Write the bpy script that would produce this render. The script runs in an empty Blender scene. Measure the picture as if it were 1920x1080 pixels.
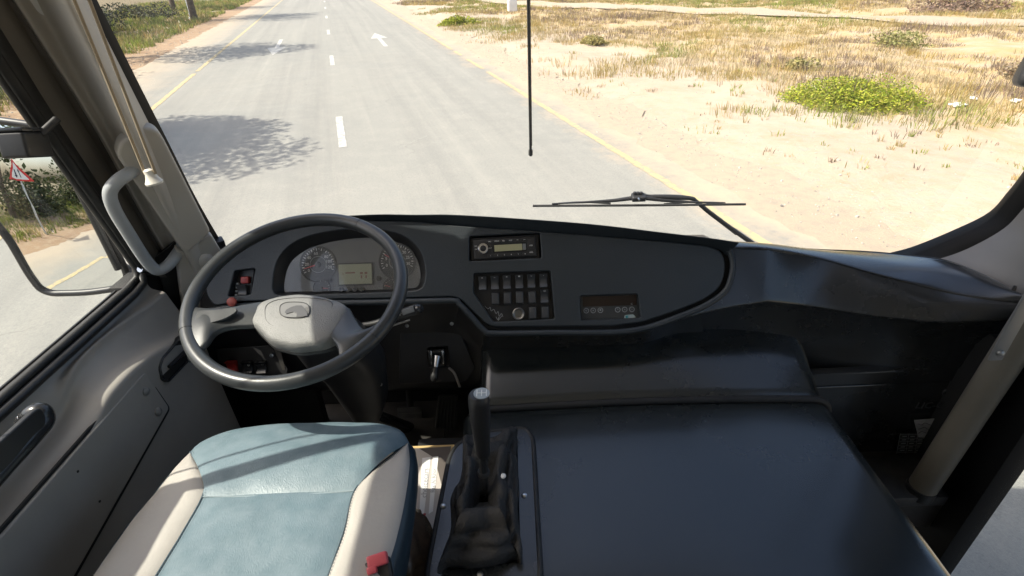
import bpy, bmesh, math, random
from mathutils import Vector, Matrix, noise
V = Vector
random.seed(7)
scene = bpy.context.scene
COL = scene.collection

# ------------------------------------------------------------------ camera
F, PITCH, ROLL, CAMH = 1000.0, math.radians(31.4), math.radians(1.8), 2.35
_U = V((0, math.sin(PITCH), math.cos(PITCH))); _R = V((1, 0, 0))
CD = V((0, math.cos(PITCH), -math.sin(PITCH)))
CR = _R * math.cos(ROLL) - _U * math.sin(ROLL)
CU = _U * math.cos(ROLL) + _R * math.sin(ROLL)
CP = V((0, 0, CAMH))
cam = bpy.data.cameras.new('camera'); cam_o = bpy.data.objects.new('camera', cam); COL.objects.link(cam_o)
m = Matrix.Identity(4)
for i in range(3):
    m[i][0] = CR[i]; m[i][1] = CU[i]; m[i][2] = -CD[i]; m[i][3] = CP[i]
cam_o.matrix_world = m
cam.sensor_width = 36; cam.lens = F / 1920 * 36; cam.clip_start = 0.02; cam.clip_end = 3000
scene.camera = cam_o

# ------------------------------------------------------------------ sky, sun, exposure
TO_SUN = V((-0.70, -0.15, 1.0)).normalized()
elev = math.asin(TO_SUN.z); az = math.atan2(TO_SUN.x, TO_SUN.y)
w = bpy.data.worlds.new('World'); scene.world = w; w.use_nodes = True
nt = w.node_tree; nt.nodes.clear()
sky = nt.nodes.new('ShaderNodeTexSky'); sky.sky_type = 'NISHITA'; sky.sun_disc = False
sky.sun_elevation = elev; sky.sun_rotation = az; sky.dust_density = 4.5; sky.air_density = 1.0
bg = nt.nodes.new('ShaderNodeBackground'); bg.inputs['Strength'].default_value = 0.15
wo = nt.nodes.new('ShaderNodeOutputWorld')
nt.links.new(sky.outputs[0], bg.inputs[0]); nt.links.new(bg.outputs[0], wo.inputs[0])
sun = bpy.data.lights.new('sun', 'SUN'); sun.energy = 4.0; sun.angle = math.radians(0.5); sun.color = (1, 0.93, 0.81)
sun_o = bpy.data.objects.new('sun', sun); COL.objects.link(sun_o)
sun_o.rotation_euler = TO_SUN.to_track_quat('Z', 'Y').to_euler(); sun_o.location = (0, 0, 30)
vs = scene.view_settings; vs.view_transform = 'Standard'; vs.look = 'None'; vs.gamma = 1; vs.use_curve_mapping = False
vs.exposure = 1.02

# ------------------------------------------------------------------ measuring helpers
def ray(u, v): return CD + CR * ((u - 960) / F) - CU * ((v - 540) / F)
def at_pl(u, v, p0, n):
    r = ray(u, v); n = V(n); return CP + r * ((V(p0) - CP).dot(n) / r.dot(n))
def at_x(u, v, x): return at_pl(u, v, (x, 0, 0), (1, 0, 0))
def at_y(u, v, y): return at_pl(u, v, (0, y, 0), (0, 1, 0))
def at_z(u, v, z): return at_pl(u, v, (0, 0, z), (0, 0, 1))
RA = math.radians(16.2)
RD = V((-math.sin(RA), math.cos(RA), 0)); RR = V((math.cos(RA), math.sin(RA), 0))
def rd(s, t, z=0): return RD * s + RR * t + V((0, 0, z))      # along / across the road

class Frame:
    """A flat working plane: origin, unit axes ex, ey, normal n."""
    def __init__(self, o, ex, ey):
        self.o = V(o); self.ex = V(ex).normalized(); self.n = self.ex.cross(V(ey)).normalized(); self.ey = self.n.cross(self.ex)
    def p(self, x, y, z=0): return self.o + self.ex * x + self.ey * y + self.n * z
    def px(self, u, v, off=0):
        q = at_pl(u, v, self.o + self.n * off, self.n) - self.o
        return (q.dot(self.ex), q.dot(self.ey))
    def pp(self, u, v, off=0): return at_pl(u, v, self.o + self.n * off, self.n)
    def sub(self, u, v, off=0):
        f = Frame(self.pp(u, v, off), self.ex, self.ey); return f
    def rot(self, a):
        c, s = math.cos(a), math.sin(a); return Frame(self.o, self.ex * c + self.ey * s, self.ey * c - self.ex * s)

# ------------------------------------------------------------------ scene graph helpers
WORLD = {}
def put(o, parent=None, base=V((0, 0, 0))):
    COL.objects.link(o); WORLD[o.name] = V(base)
    if parent is not None:
        o.parent = parent; o.location = V(base) - WORLD[parent.name]
    else: o.location = base
    return o
def tag(o, label, cat, group=None, kind=None):
    o['label'] = label; o['category'] = cat
    if group: o['group'] = group
    if kind: o['kind'] = kind
    return o
def thing(name, label, cat, loc, group=None):
    o = bpy.data.objects.new(name, None); o.empty_display_size = 0.1
    put(o, None, V(loc)); return tag(o, label, cat, group)
def mesh(name, verts, faces, mat, parent=None, smooth=True, base=V((0, 0, 0)), sharp=None):
    me = bpy.data.meshes.new(name); b = V(base)
    me.from_pydata([tuple(V(p) - b) for p in verts], [], faces); me.materials.append(mat)
    return fin(name, me, parent, smooth, base, sharp)
def fin(name, me, parent, smooth, base=V((0, 0, 0)), sharp=None):
    if smooth:
        for p in me.polygons: p.use_smooth = True
        if sharp is not None: me.set_sharp_from_angle(angle=math.radians(sharp))
    me.update()
    return put(bpy.data.objects.new(name, me), parent, base)
def from_bm(name, bm, mat, parent=None, smooth=True, sharp=35):
    me = bpy.data.meshes.new(name); bm.normal_update(); bm.to_mesh(me); bm.free(); me.materials.append(mat)
    return fin(name, me, parent, smooth, V((0, 0, 0)), sharp)

def cat(P, t):
    n = len(P); i = min(int(t), n - 2); f = t - i
    p1, p2 = P[i], P[i + 1]; p0 = P[i - 1] if i > 0 else p1 * 2 - p2; p3 = P[i + 2] if i + 2 < n else p2 * 2 - p1
    return 0.5 * ((2 * p1) + (p2 - p0) * f + (2 * p0 - 5 * p1 + 4 * p2 - p3) * f * f + (3 * p1 - p0 - 3 * p2 + p3) * f ** 3)
def resample(P, N):
    P = [V(p) for p in P]
    if len(P) == 2: return [P[0].lerp(P[1], i / (N - 1)) for i in range(N)]
    return [cat(P, i / (N - 1) * (len(P) - 1)) for i in range(N)]
def arc_resample(P, N):
    D = resample(P, 400); L = [0]
    for a, b in zip(D, D[1:]): L.append(L[-1] + (b - a).length)
    out = []; j = 0
    for i in range(N):
        t = L[-1] * i / (N - 1)
        while j < len(L) - 2 and L[j + 1] < t: j += 1
        k = (t - L[j]) / max(1e-9, L[j + 1] - L[j]); out.append(D[j].lerp(D[j + 1], min(1, max(0, k))))
    return out
def loft(name, rows, mat, parent=None, N=40, across=0, arc=False, closed=False, thick=0, smooth=True, sharp=None, fn=None):
    R = [(arc_resample if arc else resample)(r, N) if N else [V(p) for p in r] for r in rows]
    n = len(R[0])
    if across:
        cols = [resample([R[j][i] for j in range(len(R))], across) for i in range(n)]
        R = [[cols[i][j] for i in range(n)] for j in range(across)]
    if fn: R = [[fn(p, i / (n - 1), j / (len(R) - 1)) for i, p in enumerate(r)] for j, r in enumerate(R)]
    v = [p for r in R for p in r]; f = []
    for j in range(len(R) - 1):
        for i in range(n - (0 if closed else 1)):
            a = j * n + i; b = j * n + (i + 1) % n; f.append((a, b, b + n, a + n))
    o = mesh(name, v, f, mat, parent, smooth, sharp=sharp)
    if thick:
        md = o.modifiers.new('thick', 'SOLIDIFY'); md.thickness = abs(thick); md.offset = -1 if thick > 0 else 1
    return o
def tube(name, P, rad, mat, parent=None, seg=12, N=None, smooth=True, caps=True, sq=None):
    P = [V(p) for p in P]
    if N: 
        if not isinstance(rad, (int, float)): rad = [p.x for p in resample([V((r, 0, 0)) for r in rad], N)]
        P = resample(P, N)
    R = rad if not isinstance(rad, (int, float)) else [rad] * len(P)
    t0 = (P[1] - P[0]).normalized(); up = V((0, 0, 1)) if abs(t0.z) < 0.9 else V((1, 0, 0))
    a = t0.cross(up).normalized(); v = []; f = []
    for i, p in enumerate(P):
        t = (P[min(i + 1, len(P) - 1)] - P[max(i - 1, 0)]).normalized()
        a = (a - t * a.dot(t)).normalized(); b = t.cross(a)
        for k in range(seg):
            g = 2 * math.pi * k / seg; v.append(p + (a * math.cos(g) + b * math.sin(g) * (sq or 1)) * R[i])
    for i in range(len(P) - 1):
        for k in range(seg):
            q = i * seg + k; q2 = i * seg + (k + 1) % seg; f.append((q, q2, q2 + seg, q + seg))
    if caps:
        f.append(tuple(range(seg))[::-1]); f.append(tuple((len(P) - 1) * seg + k for k in range(seg)))
    return mesh(name, v, f, mat, parent, smooth, sharp=50)
def box(name, fr, size, mat, parent=None, bev=0.002, segs=2, taper=1.0, sharp=40):
    """box centred on fr.o, size along ex, ey, n; taper shrinks the +n face"""
    bm = bmesh.new(); bmesh.ops.create_cube(bm, size=1)
    for q in bm.verts:
        k = taper if q.co.z > 0 else 1
        q.co = V((q.co.x * size[0] * k, q.co.y * size[1] * k, q.co.z * size[2]))
    if bev: bmesh.ops.bevel(bm, geom=bm.edges[:], offset=bev, segments=segs, affect='EDGES', profile=0.6)
    for q in bm.verts: q.co = fr.p(*q.co)
    return from_bm(name, bm, mat, parent, True, sharp)
def lathe(name, fr, prof, mat, parent=None, seg=24, sharp=40):
    """prof: (radius, height along n)"""
    v = []; f = []
    for r, h in prof:
        for k in range(seg):
            g = 2 * math.pi * k / seg; v.append(fr.p(r * math.cos(g), r * math.sin(g), h))
    for i in range(len(prof) - 1):
        for k in range(seg):
            a = i * seg + k; b = i * seg + (k + 1) % seg; f.append((a, b, b + seg, a + seg))
    f.append(tuple(range(seg))[::-1]); f.append(tuple((len(prof) - 1) * seg + k for k in range(seg)))
    return mesh(name, v, f, mat, parent, True, sharp=sharp)
def rnd(poly, r, n=5):
    """fillet the corners of a 2-D polygon"""
    out = []; L = len(poly)
    for i in range(L):
        p = V(poly[i]).to_2d(); a = V(poly[i - 1]).to_2d(); b = V(poly[(i + 1) % L]).to_2d()
        ra = r[i] if isinstance(r, (list, tuple)) else r
        d = min(ra, (a - p).length * 0.48, (b - p).length * 0.48); p1 = p + (a - p).normalized() * d; p2 = p + (b - p).normalized() * d
        for k in range(n):
            t = k / (n - 1); out.append(tuple((p1 * (1 - t) ** 2 + p * 2 * t * (1 - t) + p2 * t * t)[:2]))
    return out
def smooth_closed(poly, n=6):
    P = [V((a[0], a[1], 0)) for a in poly]; L = len(P); out = []
    Q = P[-2:] + P + P[:3]
    for i in range(L):
        for k in range(n):
            q = cat(Q[i + 1:i + 5], 1 + k / n); out.append((q.x, q.y))
    return out
def plate(name, fr, outline, mat, parent=None, depth=0.004, bev=0.001, holes=(), top=0.0, sharp=40, res=2):
    """flat plate in a frame, its front face at n = top, going back by depth; with holes"""
    cu = bpy.data.curves.new(name, 'CURVE'); cu.dimensions = '2D'; cu.fill_mode = 'BOTH'
    cu.extrude = max(1e-5, depth / 2 - bev); cu.bevel_depth = bev; cu.bevel_resolution = res; cu.offset = -bev
    for poly in [outline] + list(holes):
        s = cu.splines.new('POLY'); s.points.add(len(poly) - 1); s.use_cyclic_u = True
        for q, c in zip(s.points, poly): q.co = (c[0], c[1], 0, 1)
    return from_curve(name, cu, fr, top - depth / 2, mat, parent, sharp)
def from_curve(name, cu, fr, dz, mat, parent, sharp=40):
    tmp = bpy.data.objects.new('tmp', cu); COL.objects.link(tmp)
    dg = bpy.context.evaluated_depsgraph_get(); me = bpy.data.meshes.new_from_object(tmp.evaluated_get(dg))
    bpy.data.objects.remove(tmp); bpy.data.curves.remove(cu)
    for q in me.vertices: q.co = fr.p(q.co.x, q.co.y, q.co.z + dz)
    me.materials.clear(); me.materials.append(mat); me.name = name
    return fin(name, me, parent, True, V((0, 0, 0)), sharp)
def text(name, s, fr, size, mat, parent=None, depth=0.0003, align='CENTER', shear=0):
    cu = bpy.data.curves.new(name, 'FONT'); cu.body = s; cu.size = size; cu.extrude = depth; cu.align_x = align; cu.align_y = 'CENTER'
    cu.resolution_u = 2; cu.shear = shear
    return from_curve(name, cu, fr, depth, mat, parent, None)

# ------------------------------------------------------------------ materials
def mat(name, col, rough=0.5, metal=0.0, bump=None, var=None, spec=0.5, coat=0.0, dust=None, rvar=None):
    """bump=(scale, strength, distance)  var=(scale, amount)  dust=(scale, colour, amount)"""
    mt = bpy.data.materials.new(name); mt.use_nodes = True; T = mt.node_tree; N = T.nodes; L = T.links
    b = N['Principled BSDF']; b.inputs['Roughness'].default_value = rough; b.inputs['Metallic'].default_value = metal
    b.inputs['Specular IOR Level'].default_value = spec; b.inputs['Coat Weight'].default_value = coat
    b.inputs['Coat Roughness'].default_value = 0.15
    b.inputs['Base Color'].default_value = (*col, 1)
    tc = N.new('ShaderNodeTexCoord'); src = None
    def nz(scale, detail=4, rough_=0.6):
        n = N.new('ShaderNodeTexNoise'); n.inputs['Scale'].default_value = scale; n.inputs['Detail'].default_value = detail
        n.inputs['Roughness'].default_value = rough_; L.new(tc.outputs['Object'], n.inputs['Vector']); return n
    if var:
        n = nz(var[0], 5); r = N.new('ShaderNodeMapRange'); r.inputs[1].default_value = 0.3; r.inputs[2].default_value = 0.7
        r.inputs[3].default_value = 1 - var[1]; r.inputs[4].default_value = 1 + var[1]; L.new(n.outputs['Fac'], r.inputs[0])
        mx = N.new('ShaderNodeVectorMath'); mx.operation = 'SCALE'; mx.inputs[0].default_value = col; L.new(r.outputs[0], mx.inputs['Scale'])
        src = mx.outputs[0]
    if dust:
        n = nz(dust[0], 6, 0.55); r = N.new('ShaderNodeMapRange'); r.inputs[1].default_value = 0.35; r.inputs[2].default_value = 0.95
        r.inputs[4].default_value = dust[2]; L.new(n.outputs['Fac'], r.inputs[0])
        mx = N.new('ShaderNodeMix'); mx.data_type = 'RGBA'; L.new(r.outputs[0], mx.inputs[0])
        if src: L.new(src, mx.inputs[6])
        else: mx.inputs[6].default_value = (*col, 1)
        mx.inputs[7].default_value = (*dust[1], 1); src = mx.outputs[2]
    if src: L.new(src, b.inputs['Base Color'])
    if rvar:
        n = nz(rvar[0], 6, 0.65); r = N.new('ShaderNodeMapRange'); r.inputs[1].default_value = 0.3; r.inputs[2].default_value = 0.75
        r.inputs[3].default_value = rough - rvar[1]; r.inputs[4].default_value = rough + rvar[1]; L.new(n.outputs['Fac'], r.inputs[0])
        L.new(r.outputs[0], b.inputs['Roughness'])
    if bump:
        n = nz(bump[0], 3); bp = N.new('ShaderNodeBump'); bp.inputs['Strength'].default_value = bump[1]; bp.inputs['Distance'].default_value = bump[2]
        L.new(n.outputs['Fac'], bp.inputs['Height']); L.new(bp.outputs[0], b.inputs['Normal'])
    return mt
DASH = mat('dash_plastic', (.027, .034, .040), .36, bump=(330, .55, .0018), dust=(9, (.05, .055, .06), .3), rvar=(14, .08))
SMOOTHBLK = mat('smooth_black_plastic', (.020, .021, .021), .27, coat=.5, bump=(900, .08, .0005), dust=(2.5, (.06, .06, .055), .2), rvar=(3, .06))
COVERM = mat('engine_cover_vinyl', (.011, .014, .0145), .26, coat=.55, bump=(800, .08, .0005), dust=(2.0, (.07, .075, .075), .16), rvar=(2.2, .08))
BLACK = mat('black_plastic', (.018, .018, .019), .45, bump=(400, .1, .0005), dust=(40, (.06, .055, .05), .2))
VOID = mat('dark_underside', (.008, .008, .008), .7, dust=(12, (.03, .028, .024), .4))
GLOSSBLK = mat('gloss_black', (.025, .026, .028), .22)
RUBBER = mat('rubber', (.012, .012, .012), .55, dust=(30, (.09, .085, .075), .35))
PILLAR = mat('beige_trim', (.46, .43, .38), .55, bump=(900, .2, .0006), var=(3, .06))
DOORM = mat('grey_vinyl', (.33, .31, .28), .5, bump=(650, .3, .0008), var=(4, .1), rvar=(7, .07))
HUBM = mat('hub_plastic', (.19, .19, .183), .36, bump=(420, .8, .002))
RIMM = mat('rim_plastic', (.036, .039, .041), .34, bump=(500, .25, .0006), rvar=(30, .06))
RAILM = mat('grey_rail_paint', (.38, .40, .41), .35, dust=(25, (.2, .17, .13), .3))
METAL = mat('screw_metal', (.6, .6, .6), .3, 1.0)
CHROME = mat('chrome', (.7, .7, .7), .15, 1.0)
BLUE = None
CREAM = mat('cream_vinyl', (.37, .35, .32), .45, bump=(90, .25, .002), var=(6, .07), dust=(20, (.35, .31, .27), .25))
SKIRT = mat('dark_blue_vinyl', (.018, .035, .05), .42, bump=(120, .3, .002))
RED = mat('red_plastic', (.38, .03, .025), .4)
REDFADE = mat('faded_red_plastic', (.33, .07, .055), .5)
BUCKLE = mat('buckle_red', (.58, .09, .11), .4)
WHITE = mat('white_print', (.75, .75, .72), .5)
GREYPRINT = mat('grey_print', (.42, .44, .45), .5)
PINK = mat('needle_red', (.8, .12, .16), .4)
GAUGE = mat('gauge_face', (.03, .032, .035), .5)
CLUST = mat('cluster_face', (.15, .155, .158), .5)
LCD = mat('lcd_olive', (.36, .37, .26), .25, var=(20, .05))
LCDINK = mat('lcd_ink', (.22, .10, .07), .5)
RADIOLCD = mat('radio_lcd', (.33, .32, .19), .3)
FABRIC = mat('boot_fabric', (.026, .025, .024), .75, bump=(28, .9, .012))
PAPER = mat('brochure_paper', (.48, .44, .40), .35, var=(12, .08))
PAPERLT = mat('brochure_light', (.75, .75, .74), .35)
KRAFT = mat('kraft_edge', (.5, .36, .16), .7)
BAGM = mat('plastic_bag', (.10, .07, .05), .25, bump=(60, .5, .004), var=(20, .4))
FLOORM = mat('rubber_floor', (.018, .017, .016), .6, dust=(30, (.08, .065, .05), .4), bump=(200, .3, .001))
ROOFM = mat('ceiling_lining', (.78, .76, .73), .7)
CORD = mat('cord', (.34, .27, .18), .8)
IVORY = mat('ivory_plastic', (.72, .68, .6), .4)
STICKER = mat('worn_sticker', (.38, .38, .37), .35, var=(30, .3))
POLEM = mat('pole_vinyl', (.13, .118, .092), .45, bump=(300, .2, .001), var=(5, .1))
TEAL = mat('teal_print', (.02, .3, .33), .5)
FRIT = mat('glass_border', (.004, .004, .004), .6, spec=.2)

def leather(name, col):
    mt = mat(name, col, .48, bump=None, var=(5, .10), dust=(30, (.26, .31, .34), .45), rvar=(18, .1)); T = mt.node_tree; N = T.nodes; L = T.links
    tc = N['Texture Coordinate']; vo = N.new('ShaderNodeTexVoronoi'); vo.feature = 'DISTANCE_TO_EDGE'; vo.inputs['Scale'].default_value = 150
    nz = N.new('ShaderNodeTexNoise'); nz.inputs['Scale'].default_value = 30; mx = N.new('ShaderNodeMix'); mx.data_type = 'VECTOR'
    mx.inputs[0].default_value = .03; L.new(tc.outputs['Object'], nz.inputs['Vector']); L.new(tc.outputs['Object'], mx.inputs[4]); L.new(nz.outputs['Color'], mx.inputs[5])
    mp = N.new('ShaderNodeMapping'); mp.inputs['Scale'].default_value = (1.8, .7, 1); mp.inputs['Rotation'].default_value = (0, 0, .4)
    L.new(mx.outputs[1], mp.inputs['Vector']); L.new(mp.outputs[0], vo.inputs['Vector'])
    bp = N.new('ShaderNodeBump'); bp.inputs['Strength'].default_value = .22; bp.inputs['Distance'].default_value = .002
    L.new(vo.outputs['Distance'], bp.inputs['Height']); L.new(bp.outputs[0], N['Principled BSDF'].inputs['Normal']); return mt
BLUE = leather('blue_vinyl', (.105, .155, .18))

def glass(name, tint=(.93, .97, .95), dirt=0.0, ior=1.45, dirtcol=(.7, .68, .62), scale=6, trans=False):
    mt = bpy.data.materials.new(name); mt.use_nodes = True; T = mt.node_tree; N = T.nodes; L = T.links; N.clear()
    out = N.new('ShaderNodeOutputMaterial'); tr = N.new('ShaderNodeBsdfTransparent'); tr.inputs[0].default_value = (*tint, 1)
    gl = N.new('ShaderNodeBsdfGlossy'); gl.inputs['Roughness'].default_value = 0.01
    fr = N.new('ShaderNodeFresnel'); ge = N.new('ShaderNodeNewGeometry'); ri = N.new('ShaderNodeMapRange'); ri.inputs[3].default_value = ior; ri.inputs[4].default_value = 1 / ior
    L.new(ge.outputs['Backfacing'], ri.inputs[0]); L.new(ri.outputs[0], fr.inputs[0]); mx = N.new('ShaderNodeMixShader')
    L.new(fr.outputs[0], mx.inputs[0]); L.new(tr.outputs[0], mx.inputs[1]); L.new(gl.outputs[0], mx.inputs[2]); last = mx
    if dirt:
        df = N.new('ShaderNodeBsdfTranslucent' if trans else 'ShaderNodeBsdfDiffuse'); df.inputs[0].default_value = (*dirtcol, 1); tc = N.new('ShaderNodeTexCoord')
        nz = N.new('ShaderNodeTexNoise'); nz.inputs['Scale'].default_value = scale; nz.inputs['Detail'].default_value = 7
        r = N.new('ShaderNodeMapRange'); r.inputs[1].default_value = .3; r.inputs[2].default_value = .75; r.inputs[3].default_value = dirt * .4; r.inputs[4].default_value = dirt * 1.4
        L.new(tc.outputs['Object'], nz.inputs['Vector']); L.new(nz.outputs['Fac'], r.inputs[0])
        m2 = N.new('ShaderNodeMixShader'); L.new(r.outputs[0], m2.inputs[0]); L.new(mx.outputs[0], m2.inputs[1]); L.new(df.outputs[0], m2.inputs[2]); last = m2
    L.new(last.outputs[0], out.inputs[0]); return mt
WSGLASS = glass('windshield_glass', (.97, .985, .975), .022, 1.4, (.9, .88, .82), 3, True)
SIDEGLASS = glass('side_glass', (.92, .95, .94), .02, 1.35)
LENS = glass('dusty_lens', (.92, .92, .92), .055, 1.4)
MIRRORM = mat('mirror_silver', (.82, .84, .84), 0.0, 1.0)

# ------------------------------------------------------------------ ground and road
def ramp_mat(name, cols, scales, bump, rough=.9, spec=.2):
    """ground: mix of three colours by two noises, plus fine grain"""
    mt = bpy.data.materials.new(name); mt.use_nodes = True; T = mt.node_tree; N = T.nodes; L = T.links; b = N['Principled BSDF']
    b.inputs['Roughness'].default_value = rough; b.inputs['Specular IOR Level'].default_value = spec
    tc = N.new('ShaderNodeTexCoord'); prev = None
    for i, (c, s) in enumerate(zip(cols[1:], scales)):
        n = N.new('ShaderNodeTexNoise'); n.inputs['Scale'].default_value = s; n.inputs['Detail'].default_value = 8; n.inputs['Roughness'].default_value = .68
        L.new(tc.outputs['Object'], n.inputs['Vector']); r = N.new('ShaderNodeMapRange'); r.inputs[1].default_value = .46; r.inputs[2].default_value = .66
        L.new(n.outputs['Fac'], r.inputs[0]); mx = N.new('ShaderNodeMix'); mx.data_type = 'RGBA'; L.new(r.outputs[0], mx.inputs[0])
        if prev: L.new(prev, mx.inputs[6])
        else: mx.inputs[6].default_value = (*cols[0], 1)
        mx.inputs[7].default_value = (*c, 1); prev = mx.outputs[2]
    L.new(prev, b.inputs['Base Color'])
    n = N.new('ShaderNodeTexNoise'); n.inputs['Scale'].default_value = bump[0]; n.inputs['Detail'].default_value = 9; n.inputs['Roughness'].default_value = .7
    L.new(tc.outputs['Object'], n.inputs['Vector']); bp = N.new('ShaderNodeBump'); bp.inputs['Strength'].default_value = bump[1]; bp.inputs['Distance'].default_value = bump[2]
    L.new(n.outputs['Fac'], bp.inputs['Height']); L.new(bp.outputs[0], b.inputs['Normal']); return mt
SAND = ramp_mat('sand', [(.375, .305, .222), (.40, .345, .27), (.335, .262, .18), (.35, .30, .24)], [.25, 1.6, 6], (14, .6, .04))
DIRT = ramp_mat('red_brown_dirt', [(.27, .185, .115), (.21, .135, .085), (.30, .23, .155)], [.6, 4], (12, .7, .04))
ROADM = ramp_mat('worn_asphalt', [(.236, .231, .206), (.217, .214, .193), (.256, .249, .22), (.195, .193, .177)], [.35, 2.5, 60], (90, .5, .006), .85)
def add_layers(mt, tracks=True, drift=None, straw=False):
    """wear on a ground material: tyre tracks along the road, cracks, drifted sand or straw litter by distance across the road"""
    T = mt.node_tree; N = T.nodes; L = T.links; b = N['Principled BSDF']; tc = N['Texture Coordinate']; prev = b.inputs['Base Color'].links[0].from_socket
    mp = N.new('ShaderNodeMapping'); mp.inputs['Rotation'].default_value = (0, 0, -RA); L.new(tc.outputs['Object'], mp.inputs['Vector'])
    def mixin(fac, col=None, mul=None):
        nonlocal prev
        mx = N.new('ShaderNodeMix'); mx.data_type = 'RGBA'; L.new(fac, mx.inputs[0]); L.new(prev, mx.inputs[6])
        if mul: mx.blend_type = 'MULTIPLY'; mx.inputs[7].default_value = (*mul, 1)
        else: mx.inputs[7].default_value = (*col, 1)
        prev = mx.outputs[2]
    def rng_(src, a, c, lo=0.0, hi=1.0):
        r = N.new('ShaderNodeMapRange'); r.inputs[1].default_value = a; r.inputs[2].default_value = c; r.inputs[3].default_value = lo; r.inputs[4].default_value = hi; L.new(src, r.inputs[0]); return r.outputs[0]
    def noise_(vec, sc, det=6):
        n = N.new('ShaderNodeTexNoise'); n.inputs['Scale'].default_value = sc; n.inputs['Detail'].default_value = det; n.inputs['Roughness'].default_value = .65; L.new(vec, n.inputs['Vector']); return n.outputs['Fac']
    def math_(op, a, c):
        q = N.new('ShaderNodeMath'); q.operation = op
        for k_, x in enumerate((a, c)):
            if isinstance(x, (int, float)): q.inputs[k_].default_value = x
            else: L.new(x, q.inputs[k_])
        return q.outputs[0]
    sp = N.new('ShaderNodeSeparateXYZ'); L.new(mp.outputs[0], sp.inputs[0])
    if tracks:
        m2 = N.new('ShaderNodeMapping'); m2.inputs['Scale'].default_value = (1.5, .03, 1); L.new(mp.outputs[0], m2.inputs['Vector'])
        mixin(rng_(noise_(m2.outputs[0], 1.0), .45, .7, 0, .55), mul=(.72, .72, .74)); mixin(rng_(noise_(m2.outputs[0], 2.3), .5, .7, 0, .5), mul=(1.22, 1.2, 1.17))
        mixin(rng_(noise_(tc.outputs['Object'], 220, 2), .58, .72, 0, .6), mul=(.62, .62, .62)); mixin(rng_(noise_(tc.outputs['Object'], 160, 2), .6, .75, 0, .6), mul=(1.35, 1.33, 1.3))
        vo = N.new('ShaderNodeTexVoronoi'); vo.feature = 'DISTANCE_TO_EDGE'; vo.inputs['Scale'].default_value = .42
        nz = N.new('ShaderNodeTexNoise'); nz.inputs['Scale'].default_value = 1.1; nz.inputs['Detail'].default_value = 6; L.new(tc.outputs['Object'], nz.inputs['Vector'])
        ad = N.new('ShaderNodeVectorMath'); ad.operation = 'MULTIPLY_ADD'; ad.inputs[1].default_value = (1.3, 1.3, 1.3); L.new(nz.outputs['Color'], ad.inputs[0]); L.new(tc.outputs['Object'], ad.inputs[2]); L.new(ad.outputs[0], vo.inputs['Vector'])
        crack = math_('MULTIPLY', rng_(vo.outputs['Distance'], .0, .006, 1, 0), rng_(noise_(tc.outputs['Object'], .5), .5, .6, 0, .5)); mixin(crack, mul=(.55, .55, .55))
    if drift:
        d1 = math_('ADD', math_('ADD', sp.outputs[0], math_('MULTIPLY', noise_(tc.outputs['Object'], 1.2), 1.6)), math_('MULTIPLY', noise_(tc.outputs['Object'], 9), .9))
        mixin(rng_(d1, 4.55, 5.35), col=drift)
        d2 = math_('SUBTRACT', math_('MULTIPLY', noise_(tc.outputs['Object'], .9), 2.2), sp.outputs[0]); mixin(rng_(d2, 5.0, 6.4, 0, .8), col=drift)
    if straw:
        d1 = math_('ADD', sp.outputs[0], math_('MULTIPLY', noise_(tc.outputs['Object'], .45), 5.0))
        mixin(math_('MULTIPLY', rng_(d1, 10.2, 12.5), rng_(noise_(tc.outputs['Object'], 1.7), .36, .6, .15, .9)), col=(.36, .26, .12))
        mixin(rng_(math_('SUBTRACT', math_('MULTIPLY', noise_(tc.outputs['Object'], .7), 3.0), sp.outputs[0]), 8.8, 11, 0, .92), col=(.13, .105, .06))
    L.new(prev, b.inputs['Base Color'])
SHOULD = ramp_mat('gravel_shoulder', [(.36, .293, .214), (.38, .31, .225), (.30, .255, .20)], [.8, 7], (40, .8, .02))
YELLOW = ramp_mat('yellow_paint', [(.43, .34, .18), (.36, .30, .185), (.24, .23, .19)], [2, 14], (80, .3, .004), .7)
RWHITE = ramp_mat('white_paint', [(.43, .42, .385), (.36, .35, .32), (.25, .24, .22)], [2, 14], (80, .3, .004), .7)

add_layers(ROADM, True, (.365, .30, .22)); add_layers(SAND, False, None, True); add_layers(YELLOW, True, None); add_layers(RWHITE, True)
def relief(s, t):
    """height of the natural ground beside the road"""
    e = max(0.0, max(t - 5.2, -6.2 - t))
    k = min(1.0, e / 3.0)
    p = V((s * .35, t * .35, 0)); h = noise.noise(p) * .16 + noise.noise(p * 3.1) * .06 + noise.noise(p * 9) * .02
    bank = .16 * math.exp(-((t - 6.0) / .8) ** 2) * max(0, noise.noise(V((s * .3, 5, 0))) + .35)
    rise = 0.010 * max(0, t - 12)
    return k * h + (bank if t > 4.8 else 0) + rise - .02
sv = []; ss = [-60 + 4 * i for i in range(14)] + [-4 + .35 * i for i in range(150)] + [48.5 + 2 * (i + 1) ** 1.35 for i in range(40)]
tt = [-400, -200, -100, -60, -40] + [-30 + .8 * i for i in range(28)] + [-7.6 + 1.2 * i for i in range(10)] + [4.6 + .3 * i for i in range(70)] + [25.6 + 1.5 * 1.12 ** i * (i + 1) * .5 for i in range(28)]
gv = [rd(s, t, relief(s, t)) for s in ss for t in tt]; nt_ = len(tt)
gf = [(i * nt_ + j, i * nt_ + j + 1, (i + 1) * nt_ + j + 1, (i + 1) * nt_ + j) for i in range(len(ss) - 1) for j in range(nt_ - 1)]
o = mesh('ground', gv, gf, SAND); o['kind'] = 'structure'

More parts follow.
